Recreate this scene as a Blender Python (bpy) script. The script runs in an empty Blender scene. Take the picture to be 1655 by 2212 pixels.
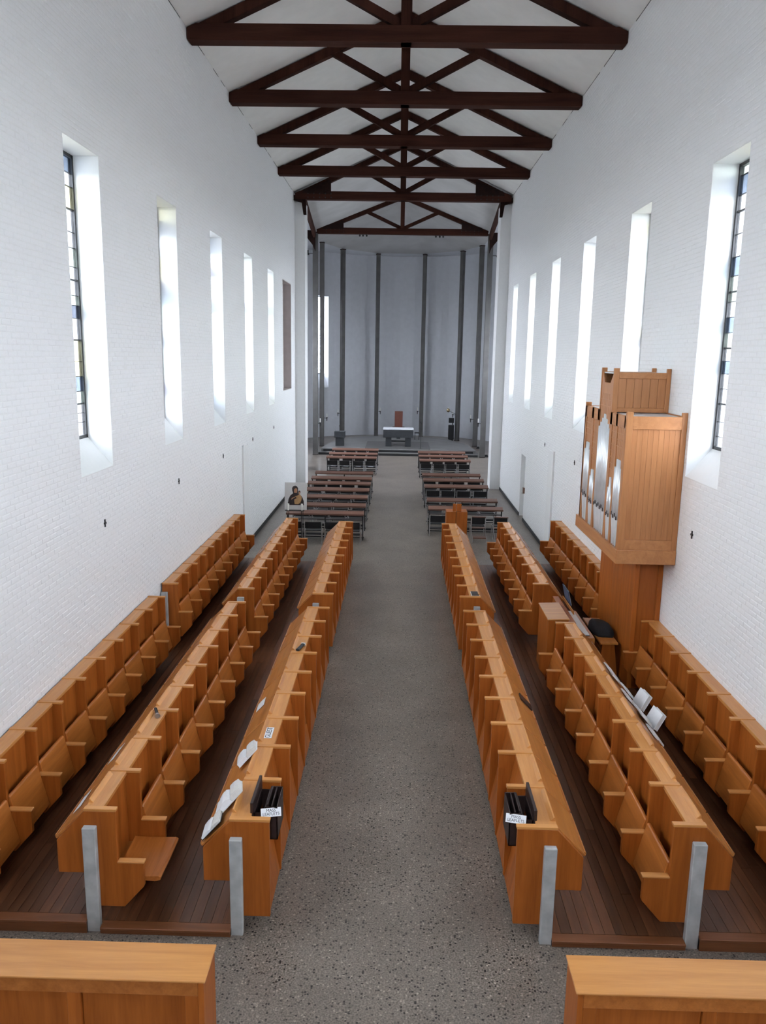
import bpy, bmesh, math, random
from mathutils import Vector, Matrix

random.seed(7)
SC = bpy.context.scene
COL = SC.collection
PI = math.pi

# ------------------------------------------------------------------ camera
CAM = Vector((0.003, 0.0, 4.8326))
FPX, PITCH, YAW, ROLL = 1726.2, 0.1936, 0.017685, 0.016668
cy, sy, cp, sp = math.cos(YAW), math.sin(YAW), math.cos(PITCH), math.sin(PITCH)
FWD = Vector((-sy*cp, cy*cp, -sp))
_r = Vector((cy, sy, 0)); _u = _r.cross(FWD)
RIGHT = _r*math.cos(ROLL) + _u*math.sin(ROLL)
UP = -_r*math.sin(ROLL) + _u*math.cos(ROLL)
camd = bpy.data.cameras.new('camera')
cam = bpy.data.objects.new('camera', camd)
COL.objects.link(cam)
m = Matrix((RIGHT, UP, -FWD)).transposed().to_4x4()
m.translation = CAM
cam.matrix_world = m
camd.sensor_fit = 'HORIZONTAL'; camd.sensor_width = 36.0
camd.lens = FPX/1655.0*36.0
camd.clip_end = 300
SC.camera = cam

def px(p):
    v = Vector(p) - CAM
    d = v.dot(FWD)
    if d < 0.1: return None
    return 827.5 + FPX*v.dot(RIGHT)/d, 1106 - FPX*v.dot(UP)/d

# ------------------------------------------------------------------ world, daylight, exposure
world = bpy.data.worlds.new('overcast_sky'); SC.world = world
world.use_nodes = True
bg = world.node_tree.nodes['Background']
bg.inputs[0].default_value = (0.86, 0.935, 1.05, 1)
bg.inputs[1].default_value = 9.0
SC.view_settings.view_transform = 'Standard'
SC.view_settings.look = 'None'
SC.view_settings.gamma = 1.0
SC.view_settings.use_curve_mapping = False
SC.view_settings.exposure = 1.60
cyc = SC.cycles
cyc.use_denoising = True
cyc.max_bounces = 8
cyc.diffuse_bounces = 4
cyc.glossy_bounces = 3
cyc.use_adaptive_sampling = True
cyc.adaptive_threshold = 0.04
cyc.transparent_max_bounces = 16
cyc.sample_clamp_indirect = 8.0
cyc.caustics_reflective = False
cyc.caustics_refractive = False

def portal(name, loc, direction, w, h):
    """light portal at a window: guides daylight sampling, gives off nothing itself"""
    l = bpy.data.lights.new(name, 'AREA')
    l.shape = 'RECTANGLE'; l.size = w; l.size_y = h
    l.cycles.is_portal = True
    o = bpy.data.objects.new(name, l); COL.objects.link(o)
    o.location = loc
    o.rotation_euler = Vector(direction).to_track_quat('-Z', 'Z').to_euler()
    return o

# ------------------------------------------------------------------ helpers
def tag(o, label=None, cat=None, group=None, kind=None):
    if label: o['label'] = label
    if cat: o['category'] = cat
    if group: o['group'] = group
    if kind: o['kind'] = kind
    return o

def empty(name, loc=(0, 0, 0), rz=0.0, label=None, cat=None, group=None, kind=None):
    o = bpy.data.objects.new(name, None)
    o.empty_display_size = 0.1
    COL.objects.link(o); o.location = loc; o.rotation_euler = (0, 0, rz)
    return tag(o, label, cat, group, kind)

class MB:
    def __init__(s): s.v = []; s.f = []
    def poly(s, pts): 
        n = len(s.v); s.v += [tuple(p) for p in pts]; s.f.append(tuple(range(n, n+len(pts)))); return s
    def box(s, x0, x1, y0, y1, z0, z1):
        x0, x1 = min(x0, x1), max(x0, x1); y0, y1 = min(y0, y1), max(y0, y1); z0, z1 = min(z0, z1), max(z0, z1)
        n = len(s.v)
        s.v += [(x0,y0,z0),(x1,y0,z0),(x1,y1,z0),(x0,y1,z0),(x0,y0,z1),(x1,y0,z1),(x1,y1,z1),(x0,y1,z1)]
        for q in ((0,3,2,1),(4,5,6,7),(0,1,5,4),(1,2,6,5),(2,3,7,6),(3,0,4,7)): s.f.append(tuple(n+i for i in q))
        return s
    def prism(s, poly, a, b, axis='y'):
        """extrude a 2D polygon: axis y -> (x,z), x -> (y,z), z -> (x,y)"""
        def P(p, t):
            return {'y': (p[0], t, p[1]), 'x': (t, p[0], p[1]), 'z': (p[0], p[1], t)}[axis]
        n = len(s.v); k = len(poly)
        s.v += [P(p, a) for p in poly] + [P(p, b) for p in poly]
        s.f.append(tuple(range(n, n+k))); s.f.append(tuple(range(n+2*k-1, n+k-1, -1)))
        for i in range(k):
            j = (i+1) % k
            s.f.append((n+i, n+j, n+k+j, n+k+i))
        return s
    def tube(s, p0, p1, r, n=10, r2=None):
        p0, p1 = Vector(p0), Vector(p1); r2 = r if r2 is None else r2
        d = (p1-p0).normalized(); a = d.orthogonal().normalized(); b = d.cross(a)
        k = len(s.v)
        for p, rr in ((p0, r), (p1, r2)):
            for i in range(n):
                t = 2*PI*i/n; s.v.append(tuple(p + (a*math.cos(t)+b*math.sin(t))*rr))
        for i in range(n):
            j = (i+1) % n; s.f.append((k+i, k+j, k+n+j, k+n+i))
        s.f.append(tuple(k+i for i in range(n-1, -1, -1))); s.f.append(tuple(k+n+i for i in range(n)))
        return s
    def path(s, pts, r, n=8):
        pts = [Vector(p) for p in pts]; k = len(s.v)
        a = None
        for i, p in enumerate(pts):
            d = ((pts[min(i+1, len(pts)-1)]-p).normalized() + (p-pts[max(i-1, 0)]).normalized()).normalized()
            a = d.orthogonal().normalized() if a is None else (a - d*a.dot(d)).normalized()
            b = d.cross(a)
            for q in range(n):
                t = 2*PI*q/n; s.v.append(tuple(p + (a*math.cos(t)+b*math.sin(t))*r))
        for i in range(len(pts)-1):
            for q in range(n):
                w = (q+1) % n
                s.f.append((k+i*n+q, k+i*n+w, k+(i+1)*n+w, k+(i+1)*n+q))
        s.f.append(tuple(k+i for i in range(n-1, -1, -1)))
        e = k+(len(pts)-1)*n; s.f.append(tuple(e+i for i in range(n)))
        return s
    def lathe(s, prof, c=(0, 0, 0), n=16):
        k = len(s.v)
        for r, z in prof:
            for i in range(n):
                t = 2*PI*i/n; s.v.append((c[0]+r*math.cos(t), c[1]+r*math.sin(t), c[2]+z))
        for j in range(len(prof)-1):
            for i in range(n):
                w = (i+1) % n; s.f.append((k+j*n+i, k+j*n+w, k+(j+1)*n+w, k+(j+1)*n+i))
        s.f.append(tuple(k+i for i in range(n-1, -1, -1)))
        e = k+(len(prof)-1)*n; s.f.append(tuple(e+i for i in range(n)))
        return s
    def mirror(s):
        s.v = [(-x, y, z) for x, y, z in s.v]; s.f = [tuple(reversed(f)) for f in s.f]; return s
    def mesh(s, name, mat, bevel=0.0, smooth=False, seg=1):
        me = bpy.data.meshes.new(name)
        me.from_pydata(s.v, [], s.f); me.update()
        bm = bmesh.new(); bm.from_mesh(me)
        bmesh.ops.recalc_face_normals(bm, faces=bm.faces)
        if bevel:
            bmesh.ops.bevel(bm, geom=[e for e in bm.edges if len(e.link_faces) == 2 and e.calc_face_angle(0) > 0.35],
                            offset=bevel, segments=seg, affect='EDGES', profile=0.5, clamp_overlap=True)
        bm.to_mesh(me); bm.free()
        if smooth:
            for p in me.polygons: p.use_smooth = True
        if mat: me.materials.append(mat)
        return me
    def build(s, name, mat, parent=None, bevel=0.0, smooth=False, loc=None, **k):
        return put(name, s.mesh(name, mat, bevel, smooth), parent, loc, **k)

def put(name, me, parent=None, loc=None, label=None, cat=None, group=None, kind=None, rot=None):
    o = bpy.data.objects.new(name, me); COL.objects.link(o)
    if parent: o.parent = parent
    if loc: o.location = loc
    if rot: o.rotation_euler = rot
    return tag(o, label, cat, group, kind)

def copy_tree(o, parent=None):
    c = o.copy(); COL.objects.link(c); c.parent = parent
    for ch in o.children: copy_tree(ch, c)
    return c

ORD = ['first','second','third','fourth','fifth','sixth','seventh','eighth','ninth','tenth','eleventh','twelfth']

# ------------------------------------------------------------------ materials
def mat_new(name):
    m = bpy.data.materials.new(name); m.use_nodes = True
    nt = m.node_tree; b = nt.nodes['Principled BSDF']
    return m, nt, b
def N(nt, t, **k):
    n = nt.nodes.new(t)
    for a, v in k.items(): setattr(n, a, v)
    return n
def ramp(nt, stops):
    r = N(nt, 'ShaderNodeValToRGB'); e = r.color_ramp.elements
    while len(e) < len(stops): e.new(0.5)
    for q, (p, c) in zip(e, stops): q.position = p; q.color = (*c, 1)
    return r
def plain(name, c, rough=0.6, metal=0.0, noise=0.0, scale=20, bump=0.0, spec=0.5):
    m, nt, b = mat_new(name)
    b.inputs['Roughness'].default_value = rough; b.inputs['Metallic'].default_value = metal
    b.inputs['Specular IOR Level'].default_value = spec
    tc = N(nt, 'ShaderNodeTexCoord'); nz = N(nt, 'ShaderNodeTexNoise')
    nz.inputs['Scale'].default_value = scale; nz.inputs['Detail'].default_value = 2
    nt.links.new(tc.outputs['Object'], nz.inputs['Vector'])
    r = ramp(nt, [(0.3, tuple(x*(1-noise) for x in c)), (0.7, tuple(min(1, x*(1+noise)) for x in c))])
    nt.links.new(nz.outputs['Fac'], r.inputs['Fac']); nt.links.new(r.outputs['Color'], b.inputs['Base Color'])
    if bump:
        bp = N(nt, 'ShaderNodeBump'); bp.inputs['Strength'].default_value = bump; bp.inputs['Distance'].default_value = 0.01
        nt.links.new(nz.outputs['Fac'], bp.inputs['Height']); nt.links.new(bp.outputs['Normal'], b.inputs['Normal'])
    return m
def wood(name, dark, light, axis='z', rough=0.42, var=0.07, gscale=1.0, spec=0.5):
    m, nt, b = mat_new(name)
    tc = N(nt, 'ShaderNodeTexCoord'); oi = N(nt, 'ShaderNodeObjectInfo')
    mp = N(nt, 'ShaderNodeMapping')
    s = {'x': (0.6, 9, 9), 'y': (9, 0.6, 9), 'z': (9, 9, 0.6)}[axis]
    mp.inputs['Scale'].default_value = tuple(q*gscale for q in s)
    add = N(nt, 'ShaderNodeVectorMath', operation='ADD')
    mul = N(nt, 'ShaderNodeMath', operation='MULTIPLY'); mul.inputs[1].default_value = 37.0
    nt.links.new(oi.outputs['Random'], mul.inputs[0])
    nt.links.new(tc.outputs['Object'], add.inputs[0]); nt.links.new(mul.outputs[0], add.inputs[1])
    nt.links.new(add.outputs[0], mp.inputs['Vector'])
    n1 = N(nt, 'ShaderNodeTexNoise'); n1.inputs['Scale'].default_value = 1.6; n1.inputs['Detail'].default_value = 4; n1.inputs['Distortion'].default_value = 0.6
    nt.links.new(mp.outputs['Vector'], n1.inputs['Vector'])
    n2 = N(nt, 'ShaderNodeTexNoise'); n2.inputs['Scale'].default_value = 11.0; n2.inputs['Detail'].default_value = 1
    nt.links.new(mp.outputs['Vector'], n2.inputs['Vector'])
    mx = N(nt, 'ShaderNodeMath', operation='MULTIPLY_ADD'); mx.inputs[1].default_value = 0.25
    nt.links.new(n2.outputs['Fac'], mx.inputs[0]); nt.links.new(n1.outputs['Fac'], mx.inputs[2])
    r = ramp(nt, [(0.34, dark), (0.88, light)])
    nt.links.new(mx.outputs[0], r.inputs['Fac'])
    hsv = N(nt, 'ShaderNodeHueSaturation')
    mr = N(nt, 'ShaderNodeMapRange'); mr.inputs['To Min'].default_value = 1-var; mr.inputs['To Max'].default_value = 1+var
    nt.links.new(oi.outputs['Random'], mr.inputs['Value']); nt.links.new(mr.outputs[0], hsv.inputs['Value'])
    nt.links.new(r.outputs['Color'], hsv.inputs['Color']); nt.links.new(hsv.outputs['Color'], b.inputs['Base Color'])
    b.inputs['Roughness'].default_value = rough
    b.inputs['Specular IOR Level'].default_value = spec
    return m

OD, OL = (0.275, 0.068, 0.0085), (0.45, 0.128, 0.021)
M = {}
M['oak_z'] = wood('oak_upright_grain', OD, OL, 'z', spec=0.3)
M['oak_y'] = wood('oak_long_grain', (0.38, 0.130, 0.026), (0.58, 0.235, 0.058), 'y', rough=0.30)
M['oak_top_lit'] = wood('oak_top_rail_lit', (0.50, 0.200, 0.052), (0.68, 0.315, 0.096), 'y', rough=0.30, var=0.04)  # same oak, colour lightened for the sky sheen on upward faces
M['oak_seat'] = wood('oak_seat_board', (0.32, 0.092, 0.014), (0.52, 0.175, 0.036), 'y', rough=0.33)
M['oak_x'] = wood('oak_cross_grain', (0.50, 0.200, 0.052), (0.68, 0.315, 0.096), 'x', rough=0.30, var=0.04)  # shares the lightened tone, for caps and tops that face up
M['case_z'] = wood('organ_case_oak', (0.37, 0.143, 0.046), (0.51, 0.222, 0.080), 'z', var=0.025)
M['case_y'] = wood('organ_case_oak_rail', (0.39, 0.152, 0.050), (0.53, 0.234, 0.086), 'y', var=0.025)
M['plank'] = wood('dark_floor_board', (0.085, 0.031, 0.014), (0.19, 0.075, 0.033), 'y', rough=0.36, var=0.30)
M['nosing'] = wood('step_nosing', (0.15, 0.050, 0.018), (0.26, 0.095, 0.036), 'x', rough=0.45)
M['rail'] = wood('kneeler_rail', (0.13, 0.062, 0.045), (0.24, 0.125, 0.09), 'x', rough=0.28)
M['truss'] = wood('dark_truss_timber', (0.022, 0.0075, 0.005), (0.062, 0.022, 0.014), 'x', rough=0.9, spec=0.15, var=0.2, gscale=0.6)
M['truss_s'] = wood('dark_truss_strut', (0.022, 0.0075, 0.005), (0.062, 0.022, 0.014), 'z', rough=0.9, spec=0.15, var=0.2, gscale=0.6)
M['steel'] = plain('painted_steel_plate', (0.022, 0.010, 0.008), 0.85, noise=0.3, scale=8, spec=0.15)
M['brick'] = plain('white_painted_brick', (0.83, 0.83, 0.84), 0.55, noise=0.02, scale=60)
M['plaster'] = plain('white_plaster', (0.80, 0.80, 0.80), 0.7, noise=0.02, scale=14)
M['reveal'] = plain('smooth_white_reveal_dimmed', (0.72, 0.73, 0.73), 0.5, noise=0.01, scale=10)  # same white paint as the walls, darkened so brightly lit reveals clip less
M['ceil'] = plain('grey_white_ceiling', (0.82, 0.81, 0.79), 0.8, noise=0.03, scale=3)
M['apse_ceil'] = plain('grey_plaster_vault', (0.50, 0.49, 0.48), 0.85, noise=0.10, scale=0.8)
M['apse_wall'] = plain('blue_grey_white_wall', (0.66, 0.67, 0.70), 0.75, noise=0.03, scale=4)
M['concrete'] = plain('grey_concrete_post', (0.44, 0.45, 0.445), 0.75, noise=0.16, scale=9, bump=0.3)
M['column'] = plain('grey_column', (0.105, 0.10, 0.096), 0.6, noise=0.15, scale=3)
M['black'] = plain('black_paint', (0.010, 0.010, 0.011), 0.5, noise=0.1)
M['lead'] = plain('dark_window_frame', (0.022, 0.023, 0.026), 0.5, noise=0.1)
M['chrome'] = plain('brushed_chrome', (0.52, 0.52, 0.53), 0.32, metal=1.0, noise=0.05)
M['pipe'] = plain('tin_organ_pipe', (0.78, 0.80, 0.83), 0.35, metal=0.35, noise=0.06, scale=6)
M['chairblack'] = plain('black_vinyl', (0.013, 0.013, 0.015), 0.45, noise=0.15)
M['slate'] = plain('dark_slate', (0.030, 0.033, 0.037), 0.5, noise=0.2, scale=6)
M['paper'] = plain('white_paper', (0.82, 0.83, 0.86), 0.7, noise=0.03)
M['page'] = plain('cream_page', (0.70, 0.69, 0.66), 0.8, noise=0.05, scale=60)
M['cloth'] = plain('white_altar_cloth', (0.85, 0.86, 0.90), 0.8, noise=0.02)
M['darkbrown'] = plain('dark_brown_box', (0.030, 0.016, 0.014), 0.45, noise=0.2)
M['rust'] = plain('red_brown_panel', (0.15, 0.045, 0.028), 0.45, noise=0.12, scale=5)
M['niche'] = plain('brown_grey_niche', (0.50, 0.44, 0.43), 0.7, noise=0.06, scale=5)
M['bluebook'] = plain('blue_book_cover', (0.05, 0.09, 0.16), 0.5, noise=0.1)
M['whitekey'] = plain('white_key', (0.86, 0.85, 0.82), 0.3, noise=0.02)
M['wax'] = plain('white_candle', (0.85, 0.84, 0.80), 0.5, noise=0.02)
M['brass'] = plain('polished_brass', (0.75, 0.60, 0.38), 0.2, metal=1.0, noise=0.05)
M['cushion'] = plain('black_cushion_cloth', (0.009, 0.010, 0.013), 0.85, noise=0.25, scale=60, bump=0.2)
M['dust'] = plain('pale_dusty_top', (0.62, 0.61, 0.60), 0.6, noise=0.1)
M['skin'] = plain('painted_flesh', (0.45, 0.22, 0.12), 0.7, noise=0.1)
M['ochre'] = plain('painted_ochre', (0.42, 0.24, 0.10), 0.7, noise=0.12, scale=30)
M['umber'] = plain('painted_dark_umber', (0.030, 0.016, 0.015), 0.7, noise=0.2)
M['ink'] = plain('black_ink', (0.01, 0.01, 0.01), 0.8)
M['board'] = plain('pale_grey_board', (0.60, 0.59, 0.58), 0.7, noise=0.02)

def floor_mat():
    m, nt, b = mat_new('exposed_aggregate')
    tc = N(nt, 'ShaderNodeTexCoord')
    v1 = N(nt, 'ShaderNodeTexVoronoi'); v1.inputs['Scale'].default_value = 46
    v2 = N(nt, 'ShaderNodeTexVoronoi'); v2.inputs['Scale'].default_value = 31
    n1 = N(nt, 'ShaderNodeTexNoise'); n1.inputs['Scale'].default_value = 1.2; n1.inputs['Detail'].default_value = 6
    n2 = N(nt, 'ShaderNodeTexNoise'); n2.inputs['Scale'].default_value = 70; n2.inputs['Detail'].default_value = 4
    for n in (v1, v2, n1, n2): nt.links.new(tc.outputs['Object'], n.inputs['Vector'])
    base = ramp(nt, [(0.30, (0.185, 0.154, 0.127)), (0.70, (0.250, 0.210, 0.176))])
    nt.links.new(n1.outputs['Fac'], base.inputs['Fac'])
    fine = ramp(nt, [(0.38, (0.62, 0.62, 0.62)), (0.62, (1.25, 1.25, 1.25))])
    nt.links.new(n2.outputs['Fac'], fine.inputs['Fac'])
    mul = N(nt, 'ShaderNodeMixRGB', blend_type='MULTIPLY'); mul.inputs[0].default_value = 1
    nt.links.new(base.outputs['Color'], mul.inputs[1]); nt.links.new(fine.outputs['Color'], mul.inputs[2])
    # stone by stone tone
    sep = N(nt, 'ShaderNodeSeparateColor'); nt.links.new(v1.outputs['Color'], sep.inputs[0])
    tone = ramp(nt, [(0.0, (0.16, 0.16, 0.17)), (0.13, (0.30, 0.30, 0.30)), (0.17, (0.92, 0.92, 0.92)), (0.86, (1.05, 1.05, 1.05)), (0.93, (1.7, 1.7, 1.65))])
    nt.links.new(sep.outputs[0], tone.inputs['Fac'])
    inside = ramp(nt, [(0.42, (1, 1, 1)), (0.50, (0, 0, 0))])
    nt.links.new(v1.outputs['Distance'], inside.inputs['Fac'])
    mix = N(nt, 'ShaderNodeMixRGB', blend_type='MULTIPLY')
    nt.links.new(inside.outputs['Color'], mix.inputs[0]); nt.links.new(mul.outputs['Color'], mix.inputs[1]); nt.links.new(tone.outputs['Color'], mix.inputs[2])
    sep2 = N(nt, 'ShaderNodeSeparateColor'); nt.links.new(v2.outputs['Color'], sep2.inputs[0])
    tone2 = ramp(nt, [(0.0, (0.28, 0.27, 0.26)), (0.06, (1, 1, 1))])
    nt.links.new(sep2.outputs[1], tone2.inputs['Fac'])
    ins2 = ramp(nt, [(0.24, (1, 1, 1)), (0.32, (0, 0, 0))]); nt.links.new(v2.outputs['Distance'], ins2.inputs['Fac'])
    mix2 = N(nt, 'ShaderNodeMixRGB', blend_type='MULTIPLY')
    nt.links.new(ins2.outputs['Color'], mix2.inputs[0]); nt.links.new(mix.outputs['Color'], mix2.inputs[1]); nt.links.new(tone2.outputs['Color'], mix2.inputs[2])
    nt.links.new(mix2.outputs['Color'], b.inputs['Base Color'])
    b.inputs['Roughness'].default_value = 0.33
    bp = N(nt, 'ShaderNodeBump'); bp.inputs['Strength'].default_value = 0.25; bp.inputs['Distance'].default_value = 0.004
    nt.links.new(n2.outputs['Fac'], bp.inputs['Height']); nt.links.new(bp.outputs['Normal'], b.inputs['Normal'])
    return m
M['floor'] = floor_mat()

def glass(name, c, gloss=0.06):
    m = bpy.data.materials.new(name); m.use_nodes = True; nt = m.node_tree
    nt.nodes.clear()
    out = N(nt, 'ShaderNodeOutputMaterial'); tr = N(nt, 'ShaderNodeBsdfTransparent'); gl = N(nt, 'ShaderNodeBsdfGlossy')
    nz = N(nt, 'ShaderNodeTexNoise'); nz.inputs['Scale'].default_value = 5; tc = N(nt, 'ShaderNodeTexCoord')
    nt.links.new(tc.outputs['Object'], nz.inputs['Vector'])
    r = ramp(nt, [(0.3, tuple(q*0.85 for q in c)), (0.7, c)])
    nt.links.new(nz.outputs['Fac'], r.inputs['Fac']); nt.links.new(r.outputs['Color'], tr.inputs['Color'])
    gl.inputs['Roughness'].default_value = 0.1
    mx = N(nt, 'ShaderNodeMixShader'); mx.inputs[0].default_value = gloss
    nt.links.new(tr.outputs[0], mx.inputs[1]); nt.links.new(gl.outputs[0], mx.inputs[2]); nt.links.new(mx.outputs[0], out.inputs['Surface'])
    return m
GL = [glass('clear_glass', (0.95, 0.95, 0.95)), glass('pale_green_glass', (0.88, 0.92, 0.86)), glass('blue_glass', (0.42, 0.46, 0.52)),
      glass('lavender_glass', (0.40, 0.38, 0.46)), glass('cream_glass', (0.90, 0.87, 0.70)), glass('smoky_glass', (0.34, 0.36, 0.40))]

# ================================================================== STRUCTURE
W = 3.80          # inner face of the nave walls
def struct(name, mb, mat, parent=None, **k):
    o = mb.build(name, mat, parent, **k)
    if parent is None: o['kind'] = 'structure'
    return o

# floor -------------------------------------------------------------
fl = MB(); fl.box(-7, 7, -4.2, 51, -0.2, 0.0)
FLOOR = struct('floor', fl, M['floor'])

struct('ground_outside', MB().box(-60, 60, -60, 110, -0.6, -0.3), plain('paving_outside', (0.20, 0.20, 0.19), 0.9, noise=0.2, scale=0.5))

# nave walls --------------------------------------------------------
WIN_W, WTOP, WBOT, GBOT, DEPTH, TH = 1.09, 7.21, 3.33, 3.70, 0.32, 0.80
WY = [9.44 + 3.51*k for k in range(-2, 6)]         # near edge of each window (first two are behind the camera's view)
left_wins = [y for y in WY[0:7]]
right_wins = [y for y in WY[0:8]]
NICHE = (26.40, 28.42, 3.63, 7.18)
RDOOR = (23.70, 24.52, 1.93)
WALL_Y0, WALL_Y1, WALL_Z = -4.0, 29.5, 10.45

def nave_wall(name, sgn, wins, extra):
    """wall from boxes around its openings; openings are (y0,y1,z0,z1)"""
    mb = MB(); X0, X1 = sgn*W, sgn*(W+TH)
    ops = [(y, y+WIN_W, WBOT, WTOP) for y in wins] + extra
    cuts = sorted(set([WALL_Y0, WALL_Y1+0.8] + [q for o in ops for q in o[:2]]))
    for a, b in zip(cuts, cuts[1:]):
        z = 0.0
        for c, d in sorted((o[2], o[3]) for o in ops if o[0] < b-1e-6 and o[1] > a+1e-6):
            if c > z: mb.box(X0, X1, a, b, z, c)
            z = d
        mb.box(X0, X1, a, b, z, WALL_Z)
    return struct(name, mb, M['plaster'])
WL = nave_wall('wall_left', -1, left_wins, [NICHE])
WR = nave_wall('wall_right', 1, right_wins, [(RDOOR[0], RDOOR[1], 0.0, RDOOR[2])])

# painted bricks standing slightly proud of the wall ------------------
BL, BH, BM = 0.176, 0.0515, 0.0085
def brick_verts(l, h, p, jit):
    i = 0.006
    j = lambda: random.uniform(-jit, jit)
    base = [(0, -l/2+j(), -h/2+j()), (0, l/2+j(), -h/2+j()), (0, l/2+j(), h/2+j()), (0, -l/2+j(), h/2+j())]
    top = [(p+random.uniform(-0.001, 0.001), b[1]-math.copysign(i, b[1]), b[2]-math.copysign(i, b[2])) for b in base]
    return base+top
BF = [(4, 5, 6, 7), (0, 1, 5, 4), (1, 2, 6, 5), (2, 3, 7, 6), (3, 0, 4, 7)]
def bricks(sgn, wall, wins, extra):
    ops = [(y, y+WIN_W, WBOT, WTOP) for y in wins] + extra
    cells = []
    nz = int(WALL_Z-0.12)
    z = 0.14; c = 0
    while z < 10.28:
        y = 4.6 - (0.5*(BL+BM) if c % 2 else 0)
        while y < WALL_Y1:
            a, b = y, min(y+BL, WALL_Y1)
            segs = [(a, b)]
            for (o0, o1, z0, z1) in ops:
                if z+BH > z0 and z < z1:
                    nx = []
                    for (s, e) in segs:
                        if e <= o0 or s >= o1: nx.append((s, e)); continue
                        if s < o0-0.02: nx.append((s, o0))
                        if e > o1+0.02: nx.append((o1, e))
                    segs = nx
            for s, e in segs:
                if e-s > 0.03: cells.append((s, e, z))
            y += BL+BM
        z += BH+BM; c += 1
    near = []
    for i, (s, e, z) in enumerate(cells):
        q = px((sgn*W, (s+e)/2, z+BH/2))
        if q and 5 < q[0] < 1650 and 5 < q[1] < 2205 and e-s > BL-0.005 and z > 1.3:
            near.append(((Vector((sgn*W, (s+e)/2, z))-CAM).length, i))
    near.sort(); pick = set(i for _, i in near[:300])
    mats = M['brick']
    variants = []
    for k in range(8):
        v = brick_verts(BL, BH, random.uniform(0.0008, 0.0034), 0.0034)
        me = bpy.data.meshes.new('brick'); me.from_pydata([(-sgn*x, y, z) for x, y, z in v], [], BF if sgn < 0 else [tuple(reversed(f)) for f in BF]); me.materials.append(mats)
        variants.append(me)
    V, Fc = [], []
    for i, (s, e, z) in enumerate(cells):
        cyy, czz = (s+e)/2, z+BH/2
        if i in pick:
            put('brick', random.choice(variants), wall, (sgn*W, cyy, czz))
            continue
        n = len(V)
        for (x, yy, zz) in brick_verts(e-s, BH, random.uniform(0.0006, 0.0034), 0.0034):
            V.append((sgn*(W-x), cyy+yy, czz+zz))
        Fc += [tuple(n+t for t in (f if sgn < 0 else reversed(f))) for f in BF]
    me = bpy.data.meshes.new('brickwork'); me.from_pydata(V, [], Fc); me.materials.append(mats)
    o = put('brickwork', me, wall, kind='stuff')
bricks(-1, WL, left_wins, [NICHE])
bricks(1, WR, right_wins, [(RDOOR[0], RDOOR[1], 0.0, RDOOR[2])])

# windows -------------------------------------------------------------
WINN = [0]
def pane_rows(rng, n=20):
    """irregular horizontal leading"""
    z = GBOT+0.05; out = []
    top = WTOP-0.02
    while z < top-0.05:
        h = rng.choice([0.12, 0.16, 0.19, 0.23, 0.27])
        if z+h > top-0.08: h = top-z
        out.append((z, z+h)); z += h
    return out
def make_window(sgn, y0, rng):
    WINN[0] += 1
    w = empty('window_%d' % WINN[0], (sgn*W, y0, 0), kind='structure')
    X = lambda d: sgn*d
    G = DEPTH                       # glass plane
    # sill sloping down to the room, flat head and jamb linings
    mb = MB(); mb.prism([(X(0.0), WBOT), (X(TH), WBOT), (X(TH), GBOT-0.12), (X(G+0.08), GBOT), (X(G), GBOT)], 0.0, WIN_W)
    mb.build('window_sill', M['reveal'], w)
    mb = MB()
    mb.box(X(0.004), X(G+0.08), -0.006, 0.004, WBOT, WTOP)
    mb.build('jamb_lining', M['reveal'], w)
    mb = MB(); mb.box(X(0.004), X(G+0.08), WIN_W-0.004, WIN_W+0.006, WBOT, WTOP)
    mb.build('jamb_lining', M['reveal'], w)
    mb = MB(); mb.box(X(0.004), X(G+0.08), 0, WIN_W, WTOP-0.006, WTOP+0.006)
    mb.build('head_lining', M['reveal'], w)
    f = 0.045
    mb = MB()
    mb.box(X(G), X(G+0.05), 0, f, GBOT, WTOP); mb.box(X(G), X(G+0.05), WIN_W-f, WIN_W, GBOT, WTOP)
    mb.box(X(G), X(G+0.05), 0, WIN_W, GBOT, GBOT+f); mb.box(X(G), X(G+0.05), 0, WIN_W, WTOP-f, WTOP)
    fr = mb.build('window_frame', M['lead'], w)
    rows = pane_rows(rng)
    for i, (a, b) in enumerate(rows):
        thick = 0.022 if i % 4 == 3 else 0.008
        if i: MB().box(X(G+0.012), X(G+0.038), f, WIN_W-f, a-thick/2, a+thick/2).build('glazing_bar', M['lead'], w)
        cuts = [f, WIN_W-f] if rng.random() < 0.35 else [f, rng.uniform(0.35, 0.75)*WIN_W, WIN_W-f]
        for q in range(len(cuts)-1):
            c0, c1 = cuts[q], cuts[q+1]
            if q: MB().box(X(G+0.014), X(G+0.036), c0-0.005, c0+0.005, a, b).build('glazing_bar', M['lead'], w)
            g = rng.choices(GL, weights=[60, 12, 5, 4, 9, 5])[0]
            MB().box(X(G+0.022), X(G+0.028), c0, c1, a, b).build('pane', g, w)
    portal('daylight_portal', (sgn*(W+TH+0.12), y0+WIN_W/2, (GBOT+WTOP)/2), (-sgn, 0, 0), WIN_W, WTOP-GBOT)
    return w
rng = random.Random(11)
for y in left_wins: make_window(-1, y, rng)
for y in right_wins: make_window(1, y, rng)

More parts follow.
